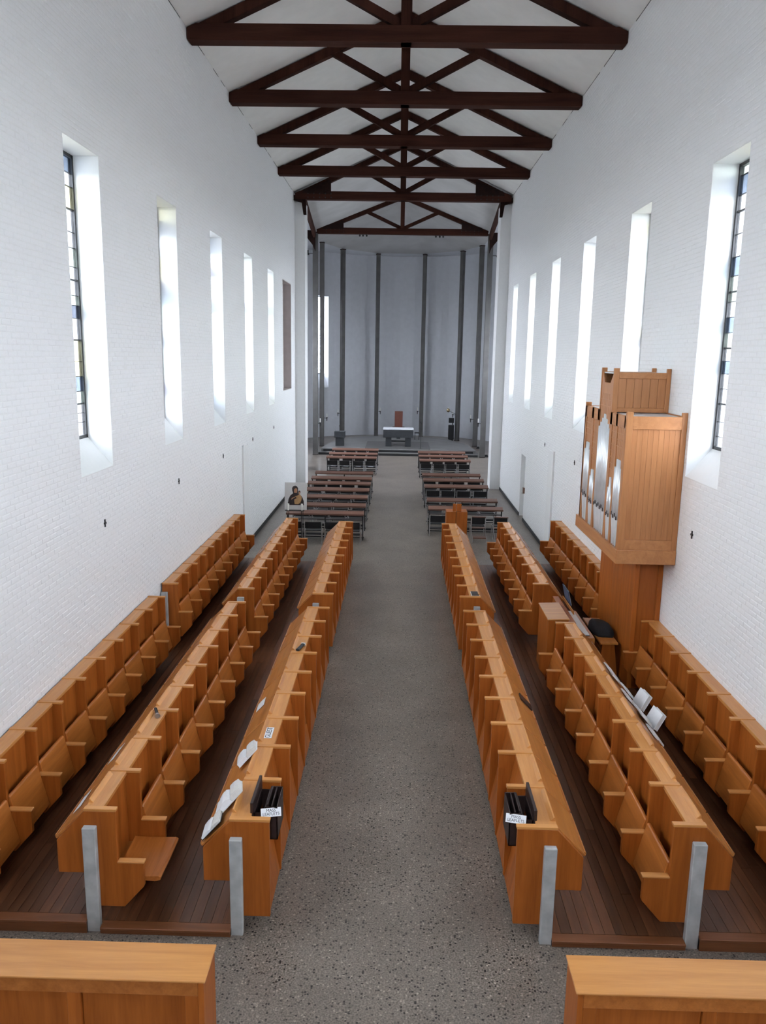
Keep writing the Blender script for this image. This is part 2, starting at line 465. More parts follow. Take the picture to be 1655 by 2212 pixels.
# boarded niche on the left
n = empty('window_%d' % (WINN[0]+1), (-W, NICHE[0], 0), kind='structure'); WINN[0] += 1
L_ = NICHE[1]-NICHE[0]
MB().box(-0.28, -0.26, 0, L_, NICHE[2], NICHE[3]).build('back_board', M['niche'], n)
MB().box(-0.26, -0.002, L_-0.02, L_-0.002, NICHE[2], NICHE[3]).build('jamb_board', M['niche'], n)
MB().box(-0.26, -0.002, 0, L_, NICHE[3]-0.02, NICHE[3]-0.002).build('head_board', M['niche'], n)
MB().box(-0.26, -0.002, 0, L_, NICHE[2]+0.002, NICHE[2]+0.02).build('sill_board', M['niche'], n)
MB().box(-0.26, -0.20, 0.9, 0.96, NICHE[2], NICHE[3]).build('mullion', M['black'], n)

# doors in the nave walls
dr = empty('door_1', (W, RDOOR[0], 0), kind='structure')
DWID = RDOOR[1]-RDOOR[0]
MB().box(0.26, 0.30, 0.0, DWID, 0, RDOOR[2]).build('door_leaf', M['plaster'], dr)
MB().box(0.20, 0.26, DWID-0.05, DWID, 0, RDOOR[2]).build('door_frame', M['plaster'], dr)
hb = MB().box(-0.055, -0.004, -0.16, -0.02, 0.86, 1.03).build('lock_box', M['rail'], dr)
MB().box(-0.075, -0.055, -0.11, -0.07, 0.84, 0.90).build('latch', M['chrome'], hb)
for i, (sgn, wl) in enumerate(((-1, WL), (1, WR))):
    d = empty('door_%d' % (i+2), (sgn*W, 19.30, 0), kind='structure')
    MB().box(-sgn*0.045, 0, 0.0, 0.13, 0.0, 2.62).build('door_jamb', M['plaster'], d)
    MB().box(-sgn*0.018, 0, 0.20, 0.75, 0.0, 2.58).build('door_leaf', M['plaster'], d)
    MB().box(-sgn*0.012, 0, 0.135, 0.155, 0.9, 2.62).build('shadow_gap', M['concrete'], d)

# skirting
for nm, sgn, spans in (('baseboard_left', -1, [(18.1, 29.5)]), ('baseboard_right', 1, [(18.1, RDOOR[0]), (RDOOR[1], 29.4)])):
    mb = MB()
    for a, b in spans: mb.box(sgn*(W-0.02), sgn*(W+0.01), a, b, 0, 0.10)
    struct(nm, mb, M['black'])

# end piers and the wide east end ---------------------------------------
PX_, PY0, PY1 = 3.44, 29.5, 30.3
AC, AR = 43.2, 6.40
AWZ = 10.62
for nm, s in (('wall_pier_left', -1), ('wall_pier_right', 1)):
    struct(nm, MB().box(s*PX_, s*(W+TH), PY0, PY1, 0, 10.05), M['plaster'])
def arc_pts(r, n=48):
    return [(r*math.cos(t), AC+r*math.sin(t)) for t in [PI*i/n for i in range(n+1)]]
NSEG = 48
def apse_wall():
    inner = arc_pts(AR, NSEG); outer = arc_pts(AR+0.5, NSEG)
    # window slot in the arc at the left (segments left out between heights)
    slot = {35: (3.7, 8.15), 36: (3.7, 8.15)}
    mb = MB()
    def wedge(i, z0, z1):
        a, b, c, d = inner[i], inner[i+1], outer[i+1], outer[i]
        mb.prism([a, b, c, d], z0, z1, 'z')
    for i in range(NSEG):
        if i in slot:
            z0, z1 = slot[i]; wedge(i, 0, z0-0.8); wedge(i, z1, AWZ)
        else: wedge(i, 0, AWZ)
    a = inner[35]; b = inner[37]
    # sloping sill
    o0, o1 = outer[35], outer[37]
    mb.v += [(a[0], a[1], 2.9), (b[0], b[1], 2.9), (o1[0], o1[1], 2.9), (o0[0], o0[1], 2.9), (o1[0], o1[1], 3.7), (o0[0], o0[1], 3.7)]
    k = len(mb.v)-6
    mb.f += [(k, k+1, k+4, k+5), (k, k+3, k+2, k+1), (k+2, k+3, k+5, k+4), (k, k+5, k+3), (k+1, k+2, k+4)]
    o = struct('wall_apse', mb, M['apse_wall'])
    return inner, outer
INN, OUT = apse_wall()
for nm, s in (('wall_transept_left', -1), ('wall_transept_right', 1)):
    mb = MB()
    ys = [(32.0, 33.8), (36.8, 38.6)]  # unseen window openings, added and sized to light the apse
    y = PY1-0.4
    for a, b in ys:
        mb.box(s*AR, s*(AR+0.5), y, a, 0, AWZ); mb.box(s*AR, s*(AR+0.5), a, b, 0, 3.5); mb.box(s*AR, s*(AR+0.5), a, b, 7.5, AWZ); y = b
    mb.box(s*AR, s*(AR+0.5), y, AC, 0, AWZ)
    mb.box(s*(W+TH-0.05), s*(AR+0.5), PY1-0.8, PY1-0.3, 0, AWZ)
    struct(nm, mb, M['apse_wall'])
    for a, b in ys:
        portal('daylight_portal', (s*(AR+0.52), (a+b)/2, 5.5), (-s, 0, 0), b-a, 4.0)
# apse window glazing
aw = empty('window_%d' % (WINN[0]+1), kind='structure')
o0, o1 = Vector((*OUT[35], 0)), Vector((*OUT[37], 0))
t = (o1-o0).normalized(); nrm = Vector((-t.y, t.x, 0)); c = (o0+o1)/2
if nrm.dot(Vector((0, AC, 0))-c) < 0: nrm = -nrm
aw.location = (c.x, c.y, 0); aw.rotation_euler = (0, 0, math.atan2(t.y, t.x)); hw = (o1-o0).length/2
MB().box(-hw, -hw+0.05, -0.03, 0.03, 3.7, 8.15).box(hw-0.05, hw, -0.03, 0.03, 3.7, 8.15).box(-hw, hw, -0.03, 0.03, 8.1, 8.15).box(-hw, hw, -0.03, 0.03, 3.7, 3.75).build('window_frame', M['lead'], aw)
for i in range(12):
    z0 = 3.75+i*4.35/12
    MB().box(-hw+0.05, hw-0.05, -0.003, 0.003, z0+0.006, z0+4.35/12-0.006).build('pane', GL[0], aw)
    if i: MB().box(-hw+0.05, hw-0.05, -0.012, 0.012, z0-0.008, z0+0.008).build('glazing_bar', M['lead'], aw)
portal('daylight_portal', c + nrm*-0.2 + Vector((0, 0, 5.9)), tuple(nrm), hw*2, 4.5)

# west wall behind the viewer, with an unseen window added for light
mb = MB(); WWX, WWZ0, WWZ1 = 1.0, 6.2, 9.2
mb.box(-4.2, -WWX, -4.4, -4.0, 0, 12.2).box(WWX, 4.2, -4.4, -4.0, 0, 12.2).box(-WWX, WWX, -4.4, -4.0, 0, WWZ0).box(-WWX, WWX, -4.4, -4.0, WWZ1, 12.2)
struct('wall_west', mb, M['plaster'])
portal('daylight_portal', (0, -4.3, (WWZ0+WWZ1)/2), (0, 1, 0), 2*WWX, WWZ1-WWZ0)

# ceilings -------------------------------------------------------------
EZ, RZ = 10.34, 12.02
mb = MB()
for s in (-1, 1):
    mb.prism([(s*(W+0.4), EZ-0.175), (0, RZ), (0, RZ+0.25), (s*(W+0.4), EZ+0.08)], -4.4, 29.2)
struct('ceiling', mb, M['ceil'])
for nm, s in (('shadow_line_left', -1), ('shadow_line_right', 1)):  # broken black strips stand in for the shadow line where wall meets ceiling
    mb = MB(); y = 5.0
    while y < 29:
        l = random.uniform(0.3, 1.6); mb.box(s*(W-0.004), s*(W+0.01), y, min(y+l, 29.2), EZ-0.022, EZ-0.006); y += l+random.uniform(0.05, 0.9)
    struct(nm, mb, M['black'])
COLS = [(-4.05, 38.97, 0.0, 10.42), (-4.10, 42.75, 0.0, 10.47), (-3.28, 46.4, 0.0, 10.60), (-1.36, 48.45, 0.0, 10.62),
        (1.36, 48.75, 0.0, 10.66), (3.42, 46.75, 0.0, 10.64), (4.19, 43.75, 0.0, 10.55), (4.12, 39.07, 0.0, 10.42)]
mb = MB()
ridge0, ridge1 = (0, 29.2, RZ), (0, 39.02, 12.12)
for s, c0 in ((-1, COLS[0]), (1, COLS[7])):
    e0, e1 = (s*(W), 29.2, EZ), (c0[0]+s*0.1, 39.02, 10.46)
    for p in ([e0, e1, ridge1, ridge0] if s > 0 else [ridge0, ridge1, e1, e0]): pass
    mb.poly([e0, e1, ridge1, ridge0]); mb.poly([(q[0], q[1], q[2]+0.2) for q in (ridge0, ridge1, e1, e0)])
ring = [(c0[0]*1.03, c0[1]+(0.05 if c0[1] < 40 else 0.12), c0[3]+0.04) for c0 in COLS]
apex = (0, 40.6, 12.2)
seq = [ridge1] + ring + [ridge1]
for i in range(len(seq)-1):
    mb.poly([seq[i], seq[i+1], apex]); mb.poly([(q[0], q[1], q[2]+0.2) for q in (apex, seq[i+1], seq[i])])
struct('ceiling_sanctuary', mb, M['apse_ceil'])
# flat ambulatory ceiling between ring and outer wall
mb = MB()
ringpath = [(-W, 29.4)] + [(q[0], q[1]) for q in ring] + [(W, 29.4)]
outpath = []
for i, q in enumerate(ringpath):
    if i in (0, len(ringpath)-1): outpath.append((math.copysign(AR+0.5, q[0]), 29.4)); continue
    if q[1] < AC: outpath.append((math.copysign(AR+0.5, q[0]), q[1]))
    else:
        a = math.atan2(q[1]-AC, q[0]); outpath.append(((AR+0.6)*math.cos(a), AC+(AR+0.6)*math.sin(a)))
rz = [10.42] + [q[2] for q in ring] + [10.42]
for i in range(len(ringpath)-1):
    K = 6
    for k in range(K):
        u0, u1 = k/K, (k+1)/K
        def ot(u):
            p, q = outpath[i], outpath[i+1]
            x, y = p[0]+(q[0]-p[0])*u, p[1]+(q[1]-p[1])*u
            if y > AC:
                l = math.hypot(x, y-AC); x, y = x/l*(AR+0.6), AC+(y-AC)/l*(AR+0.6)
            return (x, y)
        def inn(u): return tuple(ringpath[i][j]+(ringpath[i+1][j]-ringpath[i][j])*u for j in (0, 1))
        zz = lambda u: rz[i]+(rz[i+1]-rz[i])*u
        a, b, c2, d = inn(u0), inn(u1), ot(u1), ot(u0)
        top = 10.60
        mb.poly([(*a, zz(u0)), (*b, zz(u1)), (*c2, top), (*d, top)])
        mb.poly([(*d, top+0.15), (*c2, top+0.15), (*b, zz(u1)+0.15), (*a, zz(u0)+0.15)])
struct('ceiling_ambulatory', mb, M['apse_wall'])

# raised sanctuary floor: two steps
def platform_poly(f, y0):
    pts = [(-3.92*f, y0)]
    pts += [(3.95*f, y0), (3.98*f, y0+0.5), (3.65*f, 42.6), (2.9*f, 44.7), (1.6*f, 45.9), (0, 46.3), (-1.6*f, 45.9), (-2.9*f, 44.7), (-3.65*f, 42.6), (-3.95*f, y0+0.5)]
    return pts
SF = plain('sanctuary_stone', (0.19, 0.185, 0.18), 0.45, noise=0.12, scale=2.5)
ss = empty('floor_sanctuary', kind='structure')
MB().prism(platform_poly(1.0, 39.02), 0.0, 0.135, 'z').build('step', SF, ss, bevel=0.008)
MB().prism(platform_poly(0.97, 39.34), 0.13, 0.27, 'z').build('step', SF, ss, bevel=0.008)
MB().box(-3.9, 3.9, 39.00, 39.03, 0.0, 0.105).build('step_riser', M['black'], ss)
MB().box(-3.7, 3.7, 39.32, 39.35, 0.135, 0.24).build('step_riser', M['black'], ss)
MB().box(-1.65, 1.6, 39.55, 42.9, 0.268, 0.30).build('predella', plain('darker_stone_predella', (0.12, 0.115, 0.112), 0.5, noise=0.1, scale=3), ss, bevel=0.006)

# ================================================================== COLUMNS AND TRUSSES
places = ['left front column under the far truss', 'second column from the left in the apse ring', 'column behind the dark lectern',
          'column left of the altar panel', 'column right of the altar panel', 'column beside the black loudspeaker', 'second column from the right in the apse ring', 'right front column under the far truss']
for i, (x, y, z0, z1) in enumerate(COLS):
    ang = math.atan2(y-42.5, x) if 0 < i < 7 else 0
    c0 = empty('sanctuary_column', (x, y, 0), (ang - PI/2) if 0 < i < 7 else 0, 'tall slim grey %s' % places[i], 'column', 'columns around the sanctuary')
    s = 0.12 if i in (0, 7) else 0.105
    MB().box(-s, s, -s, s, 0, z1).build('shaft', M['column'], c0, bevel=0.006)
    MB().box(-s-0.015, s+0.015, -s-0.015, s+0.015, z1-0.05, z1).build('head_plate', M['steel'], c0)
    MB().box(-s-0.01, s+0.01, -s-0.01, s+0.01, 0, 0.02).build('base_plate', M['steel'], c0)

def beam(mb, a, b, depth, y0, y1):
    """plank in the truss plane: a,b are (x,z) ends of its top edge, depth hangs below"""
    mb.prism([a, b, (b[0], b[1]-depth), (a[0], a[1]-depth)], y0, y1)
def truss(name, Y, half, ztop_end, apexz, label, gusset=False, king_b=0.0):
    t = empty(name, (0, Y, ztop_end), label=label, cat='roof truss', group='roof trusses')
    e = ztop_end
    cz0, cz1 = -0.205, 0.065
    sl = (apexz-e)/half
    # tie beam with its ends cut to the rafter slope
    p = [(-half, cz0+0.02), (-half, -0.005), (-half+0.16, cz1), (half-0.16, cz1), (half, -0.005), (half, cz0+0.02), (half-0.02, cz0), (-half+0.02, cz0)]
    MB().prism(p, -0.14, 0.14).build('tie_beam', M['truss'], t, bevel=0.006)
    for s in (-1, 1):
        mb = MB(); d = 0.19
        a, b = (s*(half-0.02), 0.0), (0, apexz-e)
        mb.prism([a, b, (b[0], b[1]-d), (a[0]-s*0.0, a[1]-d)], -0.09, 0.09)
        mb.build('rafter', M['truss_s'], t, bevel=0.005)
        # strut from king-post foot to middle of rafter
        mx = s*half*0.42; mz = (half-abs(mx))*sl-0.10
        dx, dz = mx-s*0.07, mz-0.09; l = math.hypot(dx, dz); nx, nz = -dz/l*0.075, dx/l*0.075
        MB().prism([(s*0.07-nx, 0.09-nz), (mx-nx, mz-nz), (mx+nx, mz+nz), (s*0.07+nx, 0.09+nz)], -0.06, 0.06).build('strut', M['truss_s'], t, bevel=0.004)
        if gusset:
            g = MB().prism([(s*(half-0.25), -0.02), (s*(half-1.25), -0.02), (s*(half-1.25), 1.25*sl-0.12), (s*(half-0.3), 0.12)], -0.155, -0.141).build('gusset_plate', M['steel'], t)
            for bx in (0.45, 0.65, 0.85, 1.05, 1.25):
                for bz in (-0.02, -0.14):
                    MB().tube((s*(half-bx), -0.142, bz), (s*(half-bx), -0.156, bz), 0.022, 8).build('bolt', M['black'], t)
    MB().box(-0.095, 0.095, -0.11, 0.11, cz0-king_b, apexz-e-0.03).build('king_post', M['truss_s'], t, bevel=0.005)
    return t
tl = ['nearest dark timber roof truss, highest in view', 'second dark timber roof truss from the viewer', 'third dark timber roof truss from the viewer', 'fourth dark timber roof truss from the viewer']
for k in range(4):
    truss('roof_truss', 15.174+3.491*k, W-0.01, 10.33, 12.0, tl[k])
truss('roof_truss', 29.30, W-0.06, 10.30, 12.0, 'dark roof truss with gusset plates over the nave end piers', True)
t6 = truss('roof_truss', 38.97, 3.98, 10.55, 12.1, 'farthest dark roof truss, standing on the two front columns', True)
for s in (-1, 1):
    mb = MB(); s_ = 'left' if s < 0 else 'right'
    eb = empty('eave_beam', (s*3.5, 29.2, 10.1), label='dark steel eave beam from %s pier to %s front column' % (s_, s_), cat='beam', group='eave beams')
    x1 = s*(4.05-3.5)
    p0, p1 = (0, 0.2), (x1, 9.75)
    mb.v += [(p0[0]-s*0.10, p0[1], -0.12), (p0[0]+s*0.02, p0[1], -0.12), (p1[0]+s*0.10, p1[1], 0.05), (p1[0]-s*0.02, p1[1], 0.05),
             (p0[0]-s*0.10, p0[1], 0.16), (p0[0]+s*0.02, p0[1], 0.16), (p1[0]+s*0.10, p1[1], 0.36), (p1[0]-s*0.02, p1[1], 0.36)]
    mb.f += [(0, 3, 2, 1), (4, 5, 6, 7), (0, 1, 5, 4), (1, 2, 6, 5), (2, 3, 7, 6), (3, 0, 4, 7)]
    mb.build('web', M['truss'], eb)
    MB().prism([(x1+s*0.0, -0.55), (x1+s*0.10, -0.30), (x1+s*0.55, 0.25), (x1+s*0.55, 0.42), (x1, 0.42)], 9.55, 9.66).build('knee_plate', M['steel'], eb)
    MB().prism([(-s*0.04, 0.16), (s*0.32, 0.13), (s*0.30, -0.03), (s*0.02, -0.10), (-s*0.04, -0.5), (-s*0.14, -0.5), (-s*0.12, 0.1)], 0.02, 0.13).build('pier_bracket', M['steel'], eb)
# little spotlights under the far truss
for i, x in enumerate((-1.98, -1.83, -1.66, 1.56, 1.74, 1.90)):
    sp = empty('truss_spotlight', (x, 38.97, 10.345), label='small dark spotlight, %s of six from left under the farthest truss' % ORD[i], cat='spotlight', group='spotlights under the far truss')
    MB().box(-0.02, 0.02, -0.02, 0.02, -0.05, 0).build('stem', M['black'], sp)
    MB().tube((0, -0.06, -0.07), (0, 0.07, -0.05), 0.045, 10).build('lamp_head', M['black'], sp)

# ================================================================== CHOIR STALLS
P = 0.63
def stall_meshes(kind, s):
    """s=+1: seats face +x (left rows); -1 mirrored"""
    R = {}
    def fin(mb, nm, mat, bev=0.003):
        if s < 0: mb.mirror()
        R[nm] = mb.mesh(nm, M[mat], bev)
    T = 0.021
    if kind in 'AB':
        back, rail0 = (-0.125, -0.262) if kind == 'A' else (-0.105, -0.255)
        low = [(0, 0.55), (0.215, 0.55), (0.215, 0.335), (0.045, 0.14)]
        fin(MB().prism([(back, 1.02), (0, 1.02)] + low + [(back-0.02, 0.14), (back-0.02, 1.02)], -T, T), 'divider', 'oak_z')
        if kind == 'A':
            fin(MB().prism([(-0.262, 1.02), (0, 1.02)] + low + [(-0.205, 0.14), (-0.205, 0.452), (-0.503, 0.452), (-0.503, 0.752)], -0.026, 0.02), 'end_panel', 'oak_z')
        else:
            fin(MB().prism([(rail0, 1.02), (0, 1.02)] + low + [(rail0+0.04, 0.14), (rail0+0.04, 0.3), (rail0, 0.3)], -0.026, 0.02), 'end_panel', 'oak_z')
        fin(MB().box(rail0-0.003, 0.008, -0.026, 0.026, 1.02, 1.044), 'divider_cap', 'oak_x')
        fin(MB().box(0.0, 0.226, -0.030, 0.030, 0.55, 0.566), 'armrest', 'oak_x')
        fin(MB().box(rail0, back+0.012, 0.026, P-0.026, 1.0, 1.036), 'top_rail', 'oak_top_lit')
        fin(MB().prism([(back-0.018, 0.14), (back+0.002, 0.14), (back, 1.0), (back-0.018, 1.0)], T, P-T), 'backrest', 'oak_z')
        # tipped-up seat leaning back
        seat = [(0.070, 0.235), (0.104, 0.245), (0.008, 0.655), (-0.006, 0.668), (-0.024, 0.664), (-0.028, 0.652)]
        fin(MB().prism(seat, T+0.006, P-T-0.006), 'seat', 'oak_seat', 0.004)
        # seat folded down: shallow dip across the middle
        mb = MB(); K = 8; prof = [(-0.06, 0.0), (0.08, -0.006), (0.22, -0.004), (0.32, 0.0), (0.342, -0.012), (0.338, -0.035), (0.30, -0.045), (-0.06, -0.035)]
        ys = [T+0.01+(P-2*T-0.02)*i/K for i in range(K+1)]
        for i, y in enumerate(ys):
            dip = -0.010*math.sin(PI*i/K)
            mb.v += [(u, y, 0.395+z+(dip if j < 4 else dip)) for j, (u, z) in enumerate(prof)]
        n_ = len(prof)
        for i in range(K):
            for j in range(n_):
                jj = (j+1) % n_
                mb.f.append((i*n_+j, i*n_+jj, (i+1)*n_+jj, (i+1)*n_+j))
        mb.f.append(tuple(range(n_-1, -1, -1))); mb.f.append(tuple(K*n_+j for j in range(n_)))
        fin(mb, 'seat_down', 'oak_seat', 0)
        fin(MB().box(back, back+0.12, T, P-T, 0.30, 0.335), 'seat_bearer', 'oak_y')
    if kind == 'A':
        o, di = -0.262, -0.503
    if kind == 'C':
        o, di = -0.330, -0.556
        fin(MB().prism([(-0.165, 1.02), (0, 1.02), (0, 0.14), (-0.185, 0.14), (-0.185, 1.02)], -T, T), 'divider', 'oak_z')
        fin(MB().prism([(-0.33, 1.02), (0, 1.02), (0, 0.14), (-0.235, 0.14), (-0.235, 0.47), (di, 0.47), (di, 0.775)], -0.026, 0.02), 'end_panel', 'oak_z')
        fin(MB().box(-0.333, 0.008, -0.026, 0.026, 1.02, 1.044), 'divider_cap', 'oak_x')
        fin(MB().box(-0.33, -0.160, 0.026, P-0.026, 1.0, 1.036), 'top_rail', 'oak_top_lit')
        fin(MB().prism([(-0.185, 1.0), (-0.162, 1.0), (-0.008, 0.14), (-0.03, 0.14)], T, P-T), 'front_board', 'oak_z')
    if kind in 'AC':
        zt, zb = 1.012, (0.752 if kind == 'A' else 0.775)
        L_ = math.hypot(di-o, zb-zt); nx, nz = (zb-zt)/L_*0.02, -(di-o)/L_*0.02
        up = (-abs(nx), abs(nz))
        fin(MB().prism([(o, zt), (di-0.012, zb-0.012), (di-0.012+up[0], zb-0.012+up[1]), (o+up[0]*0.3, zt+abs(nz))], 0.008, P-0.008), 'desk_board', 'oak_y')
        # book ledge along the desk foot with rounded nose
        fin(MB().prism([(di-0.002, zb-0.002), (di-0.026, zb-0.010), (di-0.034, zb+0.012), (di-0.022, zb+0.024), (di-0.004, zb+0.012)], 0.02, P-0.02), 'book_ledge', 'oak_y')
        fin(MB().prism([(o+0.002, 1.034), (o+0.046, 1.034), (o+0.030, 1.052), (o+0.018, 1.066), (o+0.004, 1.066)], 0.085, P-0.075), 'pencil_strip', 'oak_top_lit')
        fin(MB().box(di+0.004, di+0.020, T, P-T, 0.47, zb), 'desk_front', 'oak_z')
        fin(MB().prism([(o-0.01, 0.98), (di+0.02, zb-0.02), (di+0.02, 0.48), (o-0.01, 0.48)], -0.012, 0.012), 'desk_bracket', 'oak_z')
    fin(MB().box(*({'A': (-0.265, -0.155), 'B': (-0.262, -0.16), 'C': (-0.325, -0.222)}[kind]), -0.085, -0.026, -0.2, 0.90 if kind != 'C' else 0.885), 'concrete_post', 'concrete', 0.006)
    return R
SM = {(k, s): stall_meshes(k, s) for k in 'ABC' for s in (1, -1)}
Y0, GAP = 6.0, 0.742
def stall_row(kind, s, x, base, k0, k1, blk, label, down=(), post=True, skip_end0=False):
    y = Y0 + blk*(9*P+GAP) + k0*P
    r = empty('choir_stall_row', (x, y, base), label=label, cat='choir stall', group='choir stall rows')
    Rm = SM[(kind, s)]
    n = k1-k0
    if post:
        p_ = put('concrete_post', Rm['concrete_post'], r, label='pale grey concrete post')
    else:
        put('concrete_post', Rm['concrete_post'], r, (0, n*P+0.111, 0), label='pale grey concrete post')
    for k in range(n+1):
        end = k in (0, n)
        nm = 'end_panel' if end else 'divider'
        d = put(nm, Rm[nm], r, (0, k*P, 0))
        if k == n: d.scale.y = -1.0
        put('divider_cap', Rm['divider_cap'], d)
        if kind in 'AB': put('armrest', Rm['armrest'], d)
        if kind in 'AC' and not end: put('desk_bracket', Rm['desk_bracket'], d)
        if k == n: break
        loc = (0, k*P, 0)
        put('top_rail', Rm['top_rail'], r, loc)
        if kind in 'AB':
            put('backrest', Rm['backrest'], r, loc)
            put('seat', Rm['seat_down' if k in down else 'seat'], r, loc, label='seat folded down' if k in down else None)
            put('seat_bearer', Rm['seat_bearer'], r, loc)
        else:
            put('front_board', Rm['front_board'], r, loc)
        if kind in 'AC':
            db = put('desk_board', Rm['desk_board'], r, loc)
            put('book_ledge', Rm['book_ledge'], db)
            put('pencil_strip', Rm['pencil_strip'], r, loc)
            put('desk_front', Rm['desk_front'], r, loc)
    return r
XL = {1: -3.520, 2: -2.285, 3: -1.004}
XR = {1: 3.548, 2: 2.328, 3: 1.050}
B_ = {1: 0.118, 2: 0.060, 3: 0.002}
stall_row('B', 1, XL[1], B_[1], 0, 9, 0, 'oak stall row against the left wall, nearer block, seats tipped up')
stall_row('B', 1, XL[1], B_[1], 0, 9, 1, 'oak stall row against the left wall, farther block')
stall_row('A', 1, XL[2], B_[2], 0, 9, 0, 'middle oak stall row left of the aisle, nearer block, first seat down', down=(0,))
stall_row('A', 1, XL[2], B_[2], 0, 9, 1, 'middle oak stall row left of the aisle, farther block')
stall_row('C', 1, XL[3], B_[3], 0, 9, 0, 'oak desk row edging the aisle on the left, nearer block with GUEST card')
stall_row('C', 1, XL[3], B_[3], 0, 9, 1, 'oak desk row edging the aisle on the left, farther block')
stall_row('C', -1, XR[3], B_[3], 0, 9, 0, 'oak desk row edging the aisle on the right, nearer block')
stall_row('C', -1, XR[3], B_[3], 0, 9, 1, 'oak desk row edging the aisle on the right, farther block')
stall_row('A', -1, XR[2], B_[2], 0, 8, 0, 'middle oak stall row right of the aisle, nearer block, strewn with papers')
stall_row('A', -1, XR[2], B_[2], 1, 9, 1, 'middle oak stall row right of the aisle, farther block past the console', post=False)
stall_row('B', -1, XR[1], B_[1], 0, 8, 0, 'oak stall row against the right wall, nearer than the organ')
stall_row('B', -1, XR[1], B_[1], 1, 9, 1, 'oak stall row against the right wall, beyond the organ', post=False)

# boarded stall platforms ----------------------------------------------
def boards(name, x0, x1, top, y0, y1):
    g = empty(name, kind='structure')
    MB().box(x0, x1, y0+0.02, y1, 0, top-0.022).build('platform_base', M['black'], g)
    n = max(1, round((x1-x0)/0.092)); w = (x1-x0)/n
    lens = {}
    for i in range(n):
        y = y0+0.10
        first = True
        while y < y1-0.01:
            l = random.choice([1.6, 2.4, 3.2, 4.0])*(random.uniform(0.3, 1) if first else 1); first = False
            e = min(y+l, y1)
            if y1-e < 0.4: e = y1
            key = round(e-y, 2)
            b = MB().box(0.0015, w-0.0015, 0.0015, e-y-0.0015, -0.022, random.uniform(-0.0012, 0.0005)).mesh('board', M['plank'])
            put('board', b, g, (x0+i*w, y, top))
            y = e
    MB().box(x0, x1, y0, y0+0.098, top-0.022, top+0.002).build('nosing', M['nosing'], g, bevel=0.004)
    MB().box(x0, x1, y0+0.012, y0+0.03, 0, top-0.022).build('riser', M['nosing'], g)
    return g
YE = 18.16
boards('floor_platform_left_outer', -W, -2.545, 0.115, 5.88, YE)
boards('floor_platform_left_inner', -2.43, -1.328, 0.060, 5.88, YE)
boards('floor_platform_right_inner', 1.372, 2.482, 0.060, 5.88, YE)
boards('floor_platform_right_outer', 2.595, W, 0.115, 5.88, YE)
for nm, a, b, t in (('trim_1', -2.545, -2.43, 0.115), ('trim_2', 2.482, 2.595, 0.115)):
    struct(nm, MB().box(a, b, 5.97, YE, 0, t-0.06), M['nosing'])

# ================================================================== FOREGROUND CABINET STALLS
def rear_stall(s, xin, label):
    g = empty('rear_stall', (s*xin, 4.30, 0), label=label, cat='choir stall', group='rear stalls')
    L = 2.35
    X = lambda u: s*u
    MB().box(X(-0.012), X(L), -0.13, 0.185, 1.086, 1.10).build('top_board', M['oak_x'], g, bevel=0.003)
    MB().box(X(0), X(0.035), -0.122, 0.175, 0.0, 1.086).build('side_panel', M['oak_z'], g, bevel=0.003)
    MB().box(X(0.035), X(L), -0.06, -0.04, 0.0, 1.086).build('back_board', M['oak_z'], g)
    MB().box(X(0.035), X(L), -0.118, -0.06, 0.985, 1.086).build('rail', M['oak_seat'], g, bevel=0.003)
    for u in (0.035, 0.76, 1.49, 2.22):
        MB().box(X(u), X(u+0.085), -0.114, -0.06, 0.0, 0.985).build('stile', M['oak_z'], g, bevel=0.003)
    for u in (0.12, 0.845, 1.575):
        MB().box(X(u+0.004), X(u+0.636), -0.090, -0.06, 0.02, 0.980).build('panel', M['oak_z'], g)
    MB().box(X(0.035), X(L), 0.13, 0.15, 0.0, 1.086).build('front_board', M['oak_z'], g)
rear_stall(-1, 1.112, 'oak stall back with flat top at bottom left corner')
rear_stall(1, 1.150, 'oak stall back with flat top at bottom right corner')

# ================================================================== ORGAN
og = empty('pipe_organ', (W, 10.60, 0.115), label='oak pipe organ case with tin pipes standing against right wall', cat='organ')
def op(name, mb, mat='case_z', bevel=0.003, parent=None, **k):
    o = mb.build(name, M[mat], parent or og, bevel=bevel, **k); return o
Z_ = -0.115
bx0 = -0.39                                             # base front
op('base_panel', MB().box(bx0+0.03, 0, 0.45, 0.47, 0, 1.99), 'oak_z')
op('corner_post', MB().box(bx0-0.005, bx0+0.06, 0.44, 0.50, 0, 1.99), 'oak_z')
op('wall_post', MB().box(-0.07, -0.005, 0.43, 0.47, 0, 1.99), 'oak_z')
for i, (a, b) in enumerate(((0.50, 1.07), (1.075, 1.62), (1.625, 2.35))):
    op('base_panel', MB().box(bx0, bx0+0.02, a, b, 0, 1.99), 'oak_z')
op('base_panel', MB().box(bx0, 0, 2.35, 2.37, 0, 1.99), 'oak_z')
fx = -0.80
op('plinth', MB().box(fx-0.015, -0.005, -0.012, 2.52, 2.10+Z_, 2.295+Z_), 'case_y', 0.006)
CZ0, CZ1 = 2.295+Z_, 4.10+Z_
